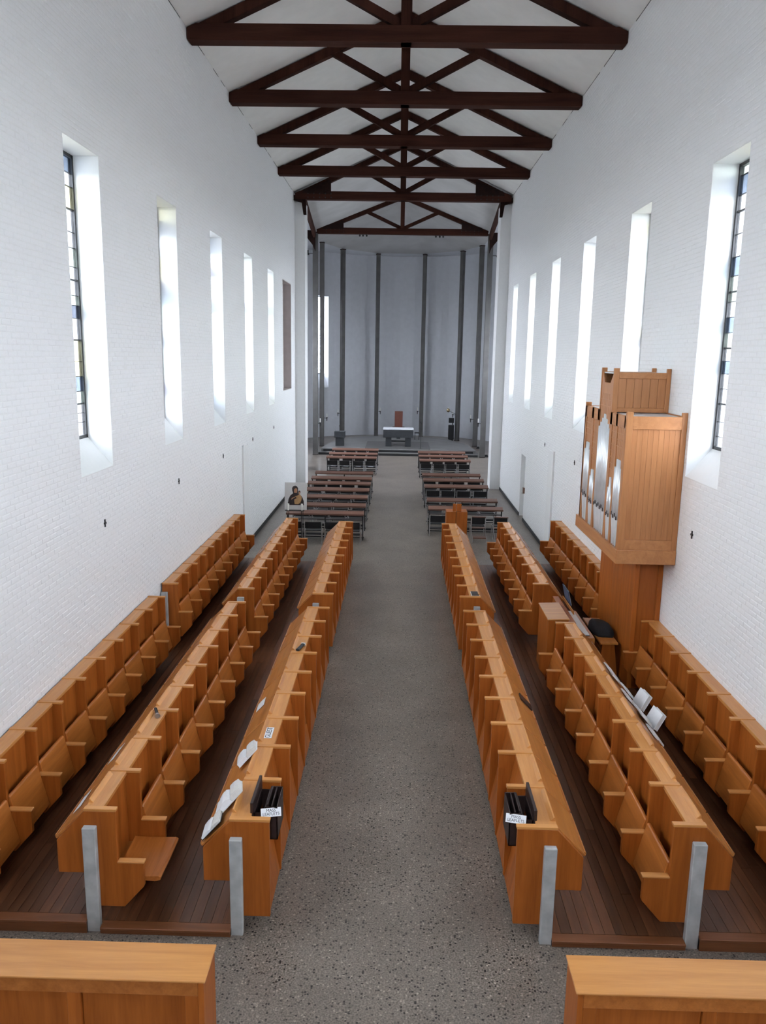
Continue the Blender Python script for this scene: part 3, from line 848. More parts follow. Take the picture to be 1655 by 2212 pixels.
# near side: frame and tongued boards
op('side_stile', MB().box(fx, fx+0.085, 0.0, 0.05, CZ0, CZ1+0.055))
op('side_stile', MB().box(-0.075, -0.005, 0.0, 0.05, CZ0, CZ1+0.055))
op('side_rail', MB().box(fx+0.085, -0.075, 0.0, 0.04, CZ1-0.17, CZ1), 'case_y')
op('side_rail', MB().box(fx+0.085, -0.075, 0.0, 0.04, CZ0, CZ0+0.14), 'case_y')
bw = (0.80-0.085-0.075)/9
for i in range(9):
    op('side_board', MB().box(fx+0.085+i*bw+0.0004, fx+0.085+(i+1)*bw-0.0004, 0.018, 0.034, CZ0+0.14, CZ1-0.17), bevel=0.0015)
op('far_side', MB().box(fx, -0.005, 2.33, 2.38, CZ0, CZ1))
op('far_stile', MB().box(fx, fx+0.085, 2.33, 2.385, CZ0, CZ1+0.055))
op('back_panel', MB().box(-0.03, -0.005, 0.05, 2.33, CZ0, CZ1))
op('roof_board', MB().box(fx+0.03, -0.005, 0.03, 2.36, CZ1-0.03, CZ1-0.012), 'dust')
# front: posts, cornice, lattice screens, pipes
posts = [(0.05, 0.10), (0.43, 0.52), (0.72, 0.83), (1.46, 1.56), (1.80, 1.92), (2.26, 2.33)]
for a, b in posts: op('front_post', MB().box(fx, fx+0.03, a, b, CZ0, CZ1))
op('front_rail', MB().box(fx, fx+0.03, 0.05, 0.83, CZ1-0.17, CZ1), 'case_y')
op('front_rail', MB().box(fx, fx+0.04, 1.46, 2.33, CZ1-0.17, CZ1), 'case_y')
op('inner_screen', MB().box(fx+0.22, fx+0.23, 0.05, 2.33, CZ0, CZ1-0.05), 'darkbrown')
def pipe_bay(a, b, n, ztop, zfoot, peak='mid', scr_top=CZ1-0.17):
    w = (b-a)/n
    for i in range(n):
        f = 1-abs((i+0.5)/n-0.5)*1.3
        y = a+(i+0.5)*w; r = w*0.44
        zt = ztop-(1-f)*0.35; zm = zfoot + (0.03 if i % 2 else 0.0)
        pi = op('pipe', MB().tube((fx+r-0.012, y, zm+0.02), (fx+r-0.012, y, zt), r, 14), 'pipe', 0, smooth=False)
        for pl in pi.data.polygons: pl.use_smooth = len(pl.vertices) == 4
        op('pipe_foot', MB().tube((fx+r-0.012, y, CZ0), (fx+r-0.012, y, zm+0.02), r*0.28, 12, r), 'pipe', 0, parent=pi)
        op('pipe_mouth', MB().box(fx-0.016, fx-0.010, y-r*0.45, y+r*0.45, zm+0.02, zm+0.07), 'darkbrown', 0, parent=pi)
        # stepped lattice strip above each pipe
        step = zt-0.02+(1-f)*0.05
        op('lattice_strip', MB().box(fx+0.012, fx+0.03, a+i*w+0.004, a+(i+1)*w-0.004, min(step, scr_top-0.1), scr_top), 'case_z', 0.002)
    k = 1
    while scr_top-k*0.09 > ztop+0.05:
        op('lattice_bar', MB().box(fx+0.006, fx+0.014, a, b, scr_top-k*0.09, scr_top-k*0.09+0.012), 'case_y', 0); k += 1
pipe_bay(0.10, 0.43, 4, 3.55+Z_, 2.66+Z_)
pipe_bay(0.52, 0.72, 3, 3.20+Z_, 2.62+Z_)
pipe_bay(0.83, 1.46, 7, 4.05+Z_, 2.64+Z_, scr_top=4.34+Z_)
pipe_bay(1.56, 1.80, 4, 3.22+Z_, 2.62+Z_)
pipe_bay(1.92, 2.26, 4, 3.60+Z_, 2.66+Z_)
# upper tower
UZ = 4.66+Z_
for y in (0.83, 1.46):
    yy = (y-0.04, y) if y < 1 else (y, y+0.04)
    op('tower_stile', MB().box(fx, fx+0.075, *yy, CZ1-0.05, UZ+0.05))
    op('tower_stile', MB().box(-0.065, -0.005, *yy, CZ1, UZ+0.05))
    op('tower_rail', MB().box(fx+0.075, -0.065, *yy, UZ-0.09, UZ-0.005), 'case_y')
    op('tower_rail', MB().box(fx+0.075, -0.065, *yy, CZ1, CZ1+0.06), 'case_y')
    mid = (yy[0]+0.012, yy[1]-0.012)
    for i in range(6):
        w = 0.66/6
        op('tower_board', MB().box(fx+0.075+i*w+0.001, fx+0.075+(i+1)*w-0.001, *mid, CZ1+0.06, UZ-0.09))
op('tower_front', MB().prism([(0.83, UZ-0.005), (0.83, 4.22+Z_), (0.95, 4.34+Z_), (1.34, 4.34+Z_), (1.46, 4.22+Z_), (1.46, UZ-0.005), (1.30, UZ-0.16), (1.0, UZ-0.16)], fx+0.01, fx+0.03, 'x'))
op('tower_roof', MB().box(fx+0.03, -0.005, 0.83, 1.46, UZ-0.03, UZ-0.012), 'dust')

# console between the middle stall blocks
cs = empty('organ_console', (2.29, 11.40, 0.06), label='oak organ console box with keyboard between the right middle stalls', cat='organ console')
MB().prism([(0, 0), (0, 0.945), (0.30, 0.955), (0.30, 0)], 0.0, 0.80).build('body', M['oak_z'], cs, bevel=0.006)
MB().prism([(-0.012, 0.945), (0.31, 0.955), (0.31, 0.975), (-0.012, 0.965)], -0.012, 0.812).build('lid', M['oak_x'], cs, bevel=0.004)
MB().box(0.30, 0.40, -0.05, 1.30, 0.35, 0.93).build('back_case', M['oak_z'], cs, bevel=0.004)
MB().box(0.40, 0.70, -0.02, 1.28, 0.60, 0.69).build('key_desk', M['oak_y'], cs, bevel=0.004)
kb = MB().box(0.46, 0.64, 0.06, 1.20, 0.69, 0.700).build('key_bed', M['black'], cs)
for i in range(40):
    MB().box(0.50, 0.635, 0.07+i*0.028, 0.07+i*0.028+0.0255, 0.70, 0.715).build('white_key', M['whitekey'], kb)
MB().box(0.46, 0.50, 0.06, 1.20, 0.70, 0.735).build('key_slip', M['black'], cs)
MB().prism([(0.44, 0.93), (0.46, 0.93), (0.443, 0.99), (0.428, 0.985)], 0.35, 1.15).build('music_rack', M['oak_y'], cs)
MB().box(0.05, 0.30, -0.35, 0.0, 0.0, 0.03).build('floor_board', M['oak_y'], cs, bevel=0.003)
mbk = empty('music_book', (2.772, 12.15, 1.0), label='open blue music book on the console rack', cat='book')
MB().prism([(0.0, 0.0), (0.012, 0.0), (-0.045, 0.24), (-0.058, 0.235)], 0, 0.42).build('cover', M['bluebook'], mbk)
MB().prism([(0.013, 0.004), (0.02, 0.005), (-0.037, 0.235), (-0.044, 0.233)], 0.015, 0.405).build('pages', M['page'], mbk)

ob = empty('organ_bench', (3.225, 11.45, 0.115), label='oak organ bench with black cushion before the organ base', cat='bench')
MB().box(-0.14, 0.13, -0.03, 1.15, 0.52, 0.55).build('seat', M['oak_y'], ob, bevel=0.004)
for y in (0.0, 1.07):
    MB().prism([(-0.10, 0.52), (0.08, 0.52), (0.155, 0.0), (-0.13, 0.0)], y, y+0.035).build('end_board', M['oak_z'], ob, bevel=0.003)
MB().box(-0.03, 0.0, 0.035, 1.07, 0.18, 0.30).build('stretcher', M['oak_y'], ob, bevel=0.003)
# draped black cushion/jacket: rounded lump
cu = empty('black_cushion', (3.215, 11.98, 0.667), label='soft black cushion lying on the organ bench', cat='cushion')
def lump(rx, ry, rz, seed, n=20, m=10):
    rg = random.Random(seed); mb = MB(); ph = [rg.uniform(0, 6.28) for _ in range(6)]
    mb.v.append((0, 0, rz))
    for j in range(1, m+1):
        t = (PI/2)*j/m
        for i in range(n):
            a = 2*PI*i/n
            q = 1+0.06*math.sin(3*a+ph[0]+t*2)+0.04*math.sin(5*a+ph[1]-t*3)
            ca, sa = math.cos(a), math.sin(a)
            sq = (abs(ca)**4+abs(sa)**4)**(-0.25)
            st = math.sin(t)**0.6
            mb.v.append((rx*ca*sq*st*q, ry*sa*sq*st*q, rz*max(0, math.cos(t))**0.7*(1+0.10*math.sin(2*a+ph[2]))))
    for i in range(n): mb.f.append((0, 1+i, 1+(i+1) % n))
    for j in range(m-1):
        for i in range(n):
            a, b = 1+j*n+i, 1+j*n+(i+1) % n; mb.f.append((a, a+n, b+n, b))
    mb.f.append(tuple(1+(m-1)*n+i for i in range(n-1, -1, -1)))
    return mb
lump(0.155, 0.33, 0.13, 3).build('pad', M['cushion'], cu, smooth=True)

# ================================================================== SANCTUARY FURNITURE
al = empty('altar', (0, 40.4, 0.30), label='dark stone altar with white cloth in the sanctuary centre', cat='altar')
MB().box(-0.76, 0.76, 0, 0.85, 0.45, 0.85).build('altar_block', M['slate'], al, bevel=0.008)
for a, b in ((-0.64, -0.35), (0.35, 0.64)): MB().box(a, b, 0.08, 0.77, 0, 0.45).build('leg', M['slate'], al, bevel=0.008)
MB().box(-0.35, 0.35, 0.36, 0.42, 0.20, 0.28).build('stretcher', M['slate'], al)
ac = tag(MB().box(-0.775, 0.77, -0.012, 0.865, 1.118, 1.175).build('altar_cloth', M['cloth'], bevel=0.012, loc=(0, 40.4, 0.033)), 'white cloth covering the altar top', 'cloth')
tb = empty('tabernacle_stand', (0, 44.6, 0.27), label='upright red-brown tabernacle panel on dark base behind altar', cat='tabernacle')
MB().box(-0.22, 0.22, 0, 0.30, 0.66, 1.52).build('cabinet', M['rust'], tb, bevel=0.006)
MB().box(-0.19, 0.19, -0.012, 0.0, 0.70, 1.48).build('door', M['rust'], tb, bevel=0.004)
MB().box(-0.34, 0.33, -0.03, 0.33, 0.62, 0.66).build('shelf', M['black'], tb)
MB().box(-0.10, 0.10, 0.05, 0.25, 0, 0.62).build('pedestal', M['slate'], tb)
le = empty('stone_lectern', (-2.98, 40.45, 0.27), label='dark square lectern with wide top left of the altar', cat='lectern')
MB().box(-0.27, 0.27, -0.02, 0.46, 0.43, 0.74).build('head', M['slate'], le, bevel=0.01)
MB().box(-0.21, 0.21, 0.04, 0.40, 0, 0.43).build('pillar', M['slate'], le, bevel=0.008)
MB().path([(0.0, 0.1, 0.74), (0.0, 0.08, 0.95), (-0.01, -0.02, 1.05)], 0.010).build('microphone', M['black'], le)
st = empty('altar_stool', (1.03, 44.2, 0.27), label='small dark stool right of the altar', cat='stool')
for a, b in ((-0.13, -0.10), (0.10, 0.13)):
    MB().box(a, b, 0, 0.3, 0, 0.38).build('leg', M['black'], st)
MB().box(-0.14, 0.14, -0.01, 0.32, 0.36, 0.40).build('seat', M['black'], st)
ms = empty('microphone_stand', (1.12, 39.75, 0.27), label='thin black microphone stand at the sanctuary step', cat='microphone')
MB().lathe([(0.20, 0), (0.20, 0.02), (0.04, 0.035)], n=14).build('base', M['black'], ms)
MB().tube((0, 0, 0.03), (0, 0, 1.28), 0.012).build('pole', M['black'], ms)
MB().tube((0, 0, 1.26), (-0.02, -0.08, 1.36), 0.02).build('microphone', M['black'], ms)
ls = empty('loudspeaker_stand', (3.06, 46.5, 0.0), label='black loudspeaker on tall dark cabinet beside right rear column', cat='loudspeaker')
MB().box(-0.16, 0.16, 0, 0.3, 0.10, 0.92).build('cabinet', M['black'], ls, bevel=0.008)
MB().box(-0.13, 0.13, 0.03, 0.27, 0, 0.10).build('foot', M['black'], ls)
MB().box(0.06, 0.11, 0.1, 0.2, 0.92, 1.05).build('neck', M['black'], ls)
MB().box(-0.15, 0.15, 0, 0.28, 1.05, 1.33).build('speaker_box', M['black'], ls, bevel=0.008)
sl = empty('sanctuary_lamp', (3.30, 46.62, 1.55), label='shiny round sanctuary lamp on arm by right rear column', cat='lamp')
MB().path([(0, 0, 0), (-0.12, -0.02, 0.06), (-0.38, -0.05, 0.18)], 0.012).build('arm', M['black'], sl)
mb = MB().lathe([(0.005, -0.12), (0.07, -0.09), (0.105, -0.03), (0.105, 0.03), (0.07, 0.09), (0.03, 0.12)], (-0.44, -0.05, 0.22), 18)
mb.build('bowl', M['brass'], sl, smooth=True)
MB().lathe([(0.03, 0.12), (0.03, 0.17)], (-0.44, -0.05, 0.22), 12).build('candle', M['wax'], sl)
# candle brackets on the columns (arm, cup, candle)
CB = [(683.5+0.5, 914, 40.6, -1), (734, 893, 46.2, 1), (816, 889, 48.2, 1), (906, 889, 48.5, 1), (1017, 906, 43.6, -1), (1033.5, 915, 39.0, -1), (706, 903, 42.6, 1), (978.5, 896, 46.6, -1)]
def back(pxx, pyy, Y):
    d = FWD + RIGHT*((pxx-827.5)/FPX) - UP*((pyy-1106)/FPX); return CAM + d*(Y/d.y)
cbl = ['left front column', 'column behind the lectern', 'column left of the altar panel', 'column right of the altar panel', 'second column from right', 'right front column', 'second column from left', 'column by the loudspeaker']
cbc = [0, 2, 3, 4, 6, 7, 1, 5]
for (a, b, Yc, sd), lab, ci in zip(CB, cbl, cbc):
    cx_, cy_ = COLS[ci][0], COLS[ci][1]
    q = back(a, b, cy_-0.02)
    side = 1 if q.x > cx_ else -1
    ln = max(0.10, abs(q.x-cx_)-0.125)
    c0 = empty('candle_bracket', (cx_+side*0.135, cy_-0.05, q.z), label='candle bracket on the %s' % lab, cat='candle holder', group='wall candle brackets')
    MB().tube((0, 0, 0), (side*ln, 0, 0), 0.014, 8).build('arm', M['black'], c0)
    MB().lathe([(0.012, -0.16), (0.02, -0.12), (0.025, 0), (0.05, 0.03), (0.05, 0.045)], (side*ln, 0, 0), 10).build('cup', M['black'], c0)
    MB().lathe([(0.03, 0.045), (0.03, 0.24)], (side*ln, 0, 0), 10).build('candle', M['wax'], c0)
# high small floodlights on the front columns
for (cx_, cy_, z, sd, lab) in ((-4.05, 38.97, 9.45, -1, 'outer side of the left front column'), (4.12, 39.07, 9.48, 1, 'outer side of the right front column'),
                               (-3.98, 38.4, 10.75, 1, 'inner side of the left eave beam'), (4.0, 38.4, 10.78, -1, 'inner side of the right eave beam')):
    f = empty('floodlight', (cx_+sd*0.13, cy_, z), label='small dark floodlight, %s' % lab, cat='floodlight', group='high floodlights')
    MB().box(0, sd*0.20, -0.012, 0.012, -0.012, 0.012).build('arm', M['black'], f)
    MB().lathe([(0.06, -0.06), (0.06, 0), (0.03, 0.04), (0.025, 0.16)], (sd*0.22, 0, 0), 10).build('lamp_head', M['black'], f)
for (x, y, lab) in ((4.30, 42.9, 'behind'), (4.35, 39.3, 'in front of')):
    u = empty('floor_uplight', (x, y, 0), label='small black floor uplight %s the right column pair' % lab, cat='uplight', group='floor uplights')
    MB().lathe([(0.11, 0), (0.11, 0.02), (0.07, 0.05), (0.07, 0.10)], n=12).build('housing', M['black'], u)
nb = empty('black_screen', (-4.02, 34.0, 0), label='narrow black folding screen just behind the left pier', cat='screen')
MB().box(-0.05, 0.05, -0.5, 0.5, 0.12, 1.02).build('panel', M['black'], nb, bevel=0.01)
MB().box(-0.12, 0.12, -0.4, -0.36, 0, 0.12).box(-0.12, 0.12, 0.36, 0.40, 0, 0.12).build('foot', M['black'], nb)

# ================================================================== CHAIRS AND KNEELING DESKS
def chair_parts():
    R = {}
    R['seat'] = MB().box(-0.205, 0.205, -0.16, 0.24, 0.425, 0.46).mesh('seat', M['chairblack'], 0.015)
    mb = MB(); K = 6
    for i in range(K+1):
        u = -1+2*i/K; y = -0.205-0.035*(1-u*u)+0.02
        for dz, dy in ((0.53, 0.0), (0.78, -0.05)):
            mb.v += [(u*0.205, y+dy, dz), (u*0.205, y+dy-0.02, dz)]
    for i in range(K):
        a = i*4; b = a+4
        mb.f += [(a, b, b+2, a+2), (a+1, a+3, b+3, b+1), (a+2, b+2, b+3, a+3), (a, a+1, b+1, b)]
    mb.f += [(0, 2, 3, 1), (K*4, K*4+1, K*4+3, K*4+2)]
    R['backrest'] = mb.mesh('backrest', M['chairblack'], 0.008)
    for nm, s in (('left', -1), ('right', 1)):
        x = s*0.222
        R['frame_'+nm] = MB().path([(x, -0.25, 0.0), (x, -0.20, 0.44), (x, -0.235, 0.62), (x, -0.262, 0.79)], 0.011, 6).path([(x, 0.25, 0.0), (x, 0.23, 0.43), (x, -0.19, 0.44)], 0.011, 6).mesh('side_frame', M['chrome'])
    R['bar'] = MB().tube((-0.222, 0.20, 0.41), (0.222, 0.20, 0.41), 0.009, 6).tube((-0.222, -0.215, 0.30), (0.222, -0.215, 0.30), 0.009, 6).mesh('cross_bar', M['chrome'])
    return R
CH = chair_parts()
def chair(x, y, label, group, rz=0.0):
    c0 = empty('chair', (x, y, 0), rz, label, 'chair', group); c0.scale = (1.0, 0.80, 0.74)
    put('seat', CH['seat'], c0); put('backrest', CH['backrest'], c0)
    put('side_frame', CH['frame_left'], c0); put('side_frame', CH['frame_right'], c0); put('cross_bar', CH['bar'], c0)
    return c0
def kneel_parts(L):
    R = {}
    R['top_board'] = MB().prism([(-0.095, 0.675), (0.095, 0.735), (0.095, 0.762), (-0.095, 0.702)], 0, L, 'x').mesh('top_board', M['rail'], 0.005)
    R['lip'] = MB().box(0, L, -0.112, -0.095, 0.665, 0.712).mesh('lip', M['rail'], 0.003)
    R['shelf'] = MB().box(0.03, L-0.03, -0.02, 0.16, 0.53, 0.545).mesh('book_shelf', M['darkbrown'])
    R['leg'] = MB().box(-0.0125, 0.0125, -0.05, -0.025, 0, 0.690).box(-0.0125, 0.0125, 0.05, 0.075, 0, 0.722).box(-0.0125, 0.0125, -0.08, 0.18, 0, 0.02).mesh('leg_frame', M['black'])
    R['kneeler'] = MB().box(0.05, L-0.05, 0.02, 0.14, 0.10, 0.15).mesh('kneeler', M['chairblack'], 0.01)
    R['beam'] = MB().box(0.0, L, 0.14, 0.165, 0.02, 0.045).mesh('cross_beam', M['black'])
    return R
KL = 2.06
KN = kneel_parts(KL)
def kneel(x, y, label, group):
    k = empty('kneeling_desk', (x, y, 0), label=label, cat='kneeler', group=group)
    put('top_board', KN['top_board'], k); put('lip', KN['lip'], k); put('book_shelf', KN['shelf'], k)
    for u in (0.03, KL/2, KL-0.03): put('leg_frame', KN['leg'], k, (u, 0, 0))
    put('kneeler', KN['kneeler'], k); put('cross_beam', KN['beam'], k)
LY = [20.74, 21.90, 23.22, 24.50, 25.78, 26.86, 28.12, 32.50, 33.78, 35.30]
RY = [21.75, 23.03, 25.52, 26.86, 28.04, 32.03, 33.40, 34.75]
seats = ['next to the aisle', 'second from the aisle', 'third from the aisle', 'outermost']
def chair_rows(rows, s, x0, side):
    for r, y in enumerate(rows):
        kneel(x0-(KL if s < 0 else 0), y, 'brown topped kneeling desk left of aisle, %s row from the stalls' % ORD[r] if s < 0 else 'brown topped kneeling desk right of aisle, %s row from the stalls' % ORD[r], 'kneeling desks')
        for i in range(4):
            if s > 0 and r == 0 and i > 0: continue
            x = x0 + s*(0.27+i*0.512)
            chair(x+random.uniform(-0.02, 0.02), y+((-0.36 if s < 0 else -0.22) if r == 0 else 0.10)+random.uniform(-0.03, 0.03), 'black chair %s, %s desk row %s of the aisle' % (seats[i], ORD[r], side), 'black chairs in rows', random.uniform(-0.05, 0.05))
    for i in range(4):
        chair(x0+s*(0.27+i*0.512), rows[-1]+1.15, 'black chair %s, foremost row %s of the aisle' % (seats[i], side), 'black chairs in rows', random.uniform(-0.04, 0.04))
chair_rows(LY, -1, -0.865, 'left')
chair_rows(RY, 1, 0.870, 'right')
# two chairs with their own little kneelers, right side
for i, (x, lab) in enumerate(((2.20, 'nearer the wooden cabinet'), (2.80, 'nearer the right wall'))):
    y = 21.30
    c0 = empty('kneeler_chair', (x, y, 0), 0, 'black chair with brown book rail and kneeler, %s' % lab, 'chair', 'chairs with kneelers'); c0.scale = (0.88, 0.80, 0.77)
    for k in ('seat', 'backrest'): put(k, CH[k], c0)
    put('side_frame', CH['frame_left'], c0); put('side_frame', CH['frame_right'], c0); put('cross_bar', CH['bar'], c0)
    MB().box(-0.21, 0.21, -0.40, -0.26, 0.80, 0.83).build('book_rail', M['rail'], c0, bevel=0.004)
    MB().box(-0.20, 0.20, -0.42, -0.28, 0.42, 0.44).build('book_shelf', M['rail'], c0)
    MB().box(-0.20, 0.20, -0.80, -0.56, 0.14, 0.18).build('kneeler_board', M['rail'], c0, bevel=0.004)
    for s in (-1, 1):
        MB().path([(s*0.21, -0.80, 0.0), (s*0.21, -0.78, 0.15), (s*0.21, -0.30, 0.30), (s*0.21, -0.27, 0.80)], 0.011, 6).build('kneeler_frame', M['chrome'], c0)
# white leaflets on some chair seats
lf = 0
for i, (r, k) in enumerate(((7, 0), (7, 1), (7, 2), (7, 3))):
    x = -0.865-(0.27+k*0.512)
    o = MB().prism([(-0.11, -0.05), (0.10, -0.09), (0.13, 0.05), (-0.07, 0.10)], 0, 0.004, 'z').build('leaflet', M['paper'], loc=(x+0.02, LY[7]+0.0, 0.345))
    tag(o, 'white leaflet on the chair %s, left of aisle' % seats[k], 'leaflet', 'leaflets on chairs')

# oak reading cabinet at the end of the right desk row
cb = empty('reading_cabinet', (1.46, 19.30, 0), label='narrow oak cabinet with upright book rest beyond right desk row', cat='cabinet')
MB().box(-0.24, -0.005, 0, 0.40, 0, 1.085).build('door', M['oak_z'], cb, bevel=0.004)
MB().box(0.005, 0.28, 0, 0.40, 0, 1.085).build('door', M['oak_z'], cb, bevel=0.004)
MB().box(-0.08, 0.0, 0.05, 0.10, 1.085, 1.275).build('book_rest', M['oak_z'], cb, bevel=0.004)
MB().box(0.012, 0.13, 0.05, 0.10, 1.085, 1.275).build('book_rest', M['oak_z'], cb, bevel=0.004)
MB().box(-0.005, 0.005, 0.02, 0.38, 0.0, 1.08).build('centre_gap', M['black'], cb)

# painted icon on its stand, with two candles
isd = empty('icon_stand', (-2.60, 20.10, 0), label='thin black double-legged stand under the painted panel', cat='stand')
for x in (-0.20, 0.17):
    for dx in (-0.02, 0.02):
        MB().tube((x+dx, 0.0, 0), (x+dx, 0.03, 0.90), 0.008, 6).build('leg', M['black'], isd)
MB().box(-0.26, 0.23, -0.06, 0.05, 0.885, 0.90).build('ledge', M['black'], isd)
MB().box(-0.22, 0.19, -0.15, 0.15, 0, 0.015).build('base', M['black'], isd)
ip = empty('painted_panel', (-2.60, 20.10, 0.902), label='pale square panel painted with a hooded figure holding a child', cat='painting')
ip.rotation_euler = (math.radians(-8), 0, 0)
MB().box(-0.285, 0.285, 0.0, 0.025, 0, 0.70).build('panel_board', M['board'], ip, bevel=0.003)
def flat(name, pts, mat, d):
    # points in 0..100 across, 0..125 up
    MB().prism([((x-50)/100*0.57, z/125*0.70) for x, z in pts], -0.001-d, 0.004-d).build(name, M[mat], ip)
flat('painted_mantle', [(14, 22), (88, 22), (86, 42), (80, 58), (70, 70), (60, 76), (60, 100), (55, 108), (47, 111), (38, 108), (33, 100), (34, 88), (38, 76), (26, 66), (18, 50)], 'umber', 0.0)
flat('painted_face', [(43, 78), (55, 78), (57, 90), (55, 98), (48, 99), (43, 94), (42, 85)], 'skin', 0.003)
flat('painted_robe', [(46, 26), (62, 26), (72, 34), (76, 46), (77, 58), (72, 68), (66, 72), (58, 66), (46, 62), (56, 54), (44, 48), (44, 36)], 'ochre', 0.003)
flat('painted_child_head', [(62, 74), (69, 74), (72, 82), (69, 88), (63, 88), (61, 81)], 'umber', 0.004)
flat('painted_child_face', [(64, 74), (68, 74), (70, 81), (67, 85), (64, 82)], 'skin', 0.006)
flat('painted_hand', [(30, 46), (38, 52), (48, 58), (46, 60), (36, 56), (32, 54)], 'skin', 0.004)
for x, lab in ((-0.18, 'left'), (0.17, 'right')):
    o = empty('candle', (-2.60+x, 20.05, 0.90), label='white candle in holder before the painted panel, %s one' % lab, cat='candle', group='candles at the painted panel')
    MB().lathe([(0.018, 0.0), (0.018, 0.10)], n=10).build('stick', M['wax'], o)
    MB().lathe([(0.026, 0.10), (0.028, 0.17)], n=10).build('cup', M['wax'], o)

# ================================================================== BOOKS, PAPERS, SMALL THINGS ON THE STALLS
def on_desk(row, y, t, lift=0.0):
    """point on a sloping desk: t=0 top edge, 1 foot"""
    a = {'L3': (-1.334, 1.014, -1.560, 0.777), 'L2': (-2.547, 1.072, -2.788, 0.812), 'R3': (1.380, 1.014, 1.606, 0.777), 'R2': (2.590, 1.072, 2.831, 0.812)}[row]
    p = Vector((a[0]+(a[2]-a[0])*t, y, a[1]+(a[3]-a[1])*t))
    d = Vector((a[2]-a[0], 0, a[3]-a[1])).normalized()
    n_ = Vector((-d.z, 0, d.x)); n_ = n_ if n_.z > 0 else -n_
    return p+n_*(0.022+lift), d, n_
def frame_on(row, y, t, name, label, cat, group=None, spin=0.0, lift=0.0):
    p, d, n_ = on_desk(row, y, t, lift)
    o = empty(name, p, label=label, cat=cat, group=group)
    yv = Vector((0, 1, 0)); xv = yv.cross(n_)
    mt = Matrix((xv, yv, n_)).transposed() @ Matrix.Rotation(spin, 3, 'Z')
    o.rotation_euler = mt.to_euler()
    return o
def open_book(o, w, h, th, cover):
    """spine along local y; two leaves of pages with a gentle swell"""
    MB().box(-w-0.006, w+0.006, -h/2-0.006, h/2+0.006, 0, 0.005).build('cover', M[cover], o)
    for s in (-1, 1):
        prof = [(s*0.002, 0.005), (s*w, 0.005), (s*w, 0.005+th*0.75), (s*w*0.6, 0.005+th), (s*w*0.2, 0.005+th), (s*0.002, 0.005+th*0.6)]
        MB().prism(prof, -h/2, h/2).build('pages', M['page' if s > 0 else 'paper'], o)
def sheet(row, y, t, w, h, label, spin=0.0, lift=0.0, group='loose papers on the desks', name='paper_sheet'):
    o = frame_on(row, y, t, name, label, 'paper', group, spin, lift)
    MB().box(-w/2, w/2, -h/2, h/2, 0, 0.003).build('sheet', M['paper'], o)
sheet('L2', 6.42, 0.72, 0.10, 0.30, 'white sheet on the first desk of the left middle row', 0.1)
sheet('L2', 7.30, 0.75, 0.10, 0.28, 'white sheet on the third desk of the left middle row', -0.1)
sheet('L3', 8.60, 0.75, 0.13, 0.24, 'white sheet on the fifth desk of the left aisle row', 0.1)
b = frame_on('L3', 7.10, 0.08, 'open_book', 'thick open book on the left aisle row near the GUEST card', 'book', 'open books on the desks', 0.25, 0.02)
open_book(b, 0.115, 0.24, 0.045, 'paper')
b = frame_on('L3', 6.34, 0.06, 'open_book', 'thick open cream book by the left leaflet box', 'book', 'open books on the desks', 0.3, 0.022)
open_book(b, 0.115, 0.27, 0.05, 'page')
b = frame_on('L3', 6.47, 0.66, 'open_book', 'thin white booklet on the first desk of left aisle row', 'book', 'open books on the desks', 0.2, 0.004)
open_book(b, 0.06, 0.22, 0.012, 'paper')
b = frame_on('L3', 6.13, 0.62, 'open_book', 'black covered open book at the near end of left aisle row', 'book', 'open books on the desks', 0.15, 0.018)
open_book(b, 0.105, 0.24, 0.022, 'black')
for i, (y, t, sp) in enumerate(((9.78, 0.80, 0.1), (9.40, 0.55, -0.1), (9.18, 0.95, 0.3), (8.90, 0.70, 0.0), (8.62, 1.02, 0.25), (8.40, 0.80, -0.15), (8.12, 1.0, 0.1))):
    b = frame_on('R2', y, t, 'open_book', 'white open booklet, %s from the near end of right middle desks' % ORD[6-i], 'book', 'booklets on the right middle desks', sp, 0.004+0.012*(i % 3))
    open_book(b, 0.085, 0.24, 0.014, 'page' if i % 2 else 'paper')
for i, (y, t) in enumerate(((8.95, 0.75), (8.45, 0.85))):
    p, d, n_ = on_desk('R2', y, 1.15, 0.09)
    o = empty('standing_book', p, 0, 'pale upright book leaning at the right middle desks, %s one' % ('farther' if i == 0 else 'nearer'), 'book', 'upright books')
    o.rotation_euler = (0, math.radians(28), 0.1)
    MB().box(-0.02, 0.02, -0.12, 0.12, -0.07, 0.12).build('block', M['page'], o)
    MB().box(0.02, 0.026, -0.125, 0.125, -0.075, 0.125).box(-0.026, -0.02, -0.125, 0.125, -0.075, 0.125).build('cover', M['paper'], o)
for i in range(4):
    y = 17.6-i*0.62
    sheet('R2', y, 0.72, 0.12, 0.40, 'white sheet on right middle row beyond console, %s from far end' % ORD[i], 0.0)
    sheet('L2', y-0.05, 0.72, 0.10, 0.36, 'white sheet on left middle row, farther block, %s from far end' % ORD[i], 0.0)
sheet('R3', 17.7, 0.5, 0.08, 0.12, 'small white card at the far end of the right aisle row', 0.3)
o = frame_on('R3', 8.82, 0.72, 'closed_book', 'thin dark closed book on the right aisle row', 'book', None, -0.05)
MB().box(-0.10, 0.10, -0.09, 0.09, 0, 0.012).build('cover', M['darkbrown'], o); MB().box(-0.095, 0.095, -0.085, 0.092, 0.002, 0.010).build('pages', M['page'], o)
o = empty('black_tablet', (1.30, 12.55, 1.04), 0.03, 'flat dark tray on the right aisle row beside its second post', 'tray')
MB().box(-0.065, 0.065, -0.12, 0.12, 0, 0.006).build('base', M['paper'], o); MB().box(-0.056, 0.056, -0.11, 0.11, 0.006, 0.014).build('dark_face', M['darkbrown'], o)
o = empty('flashlight', (-2.462, 7.74, 1.122), 0.40, 'black torch with grey head on left middle row', 'flashlight')
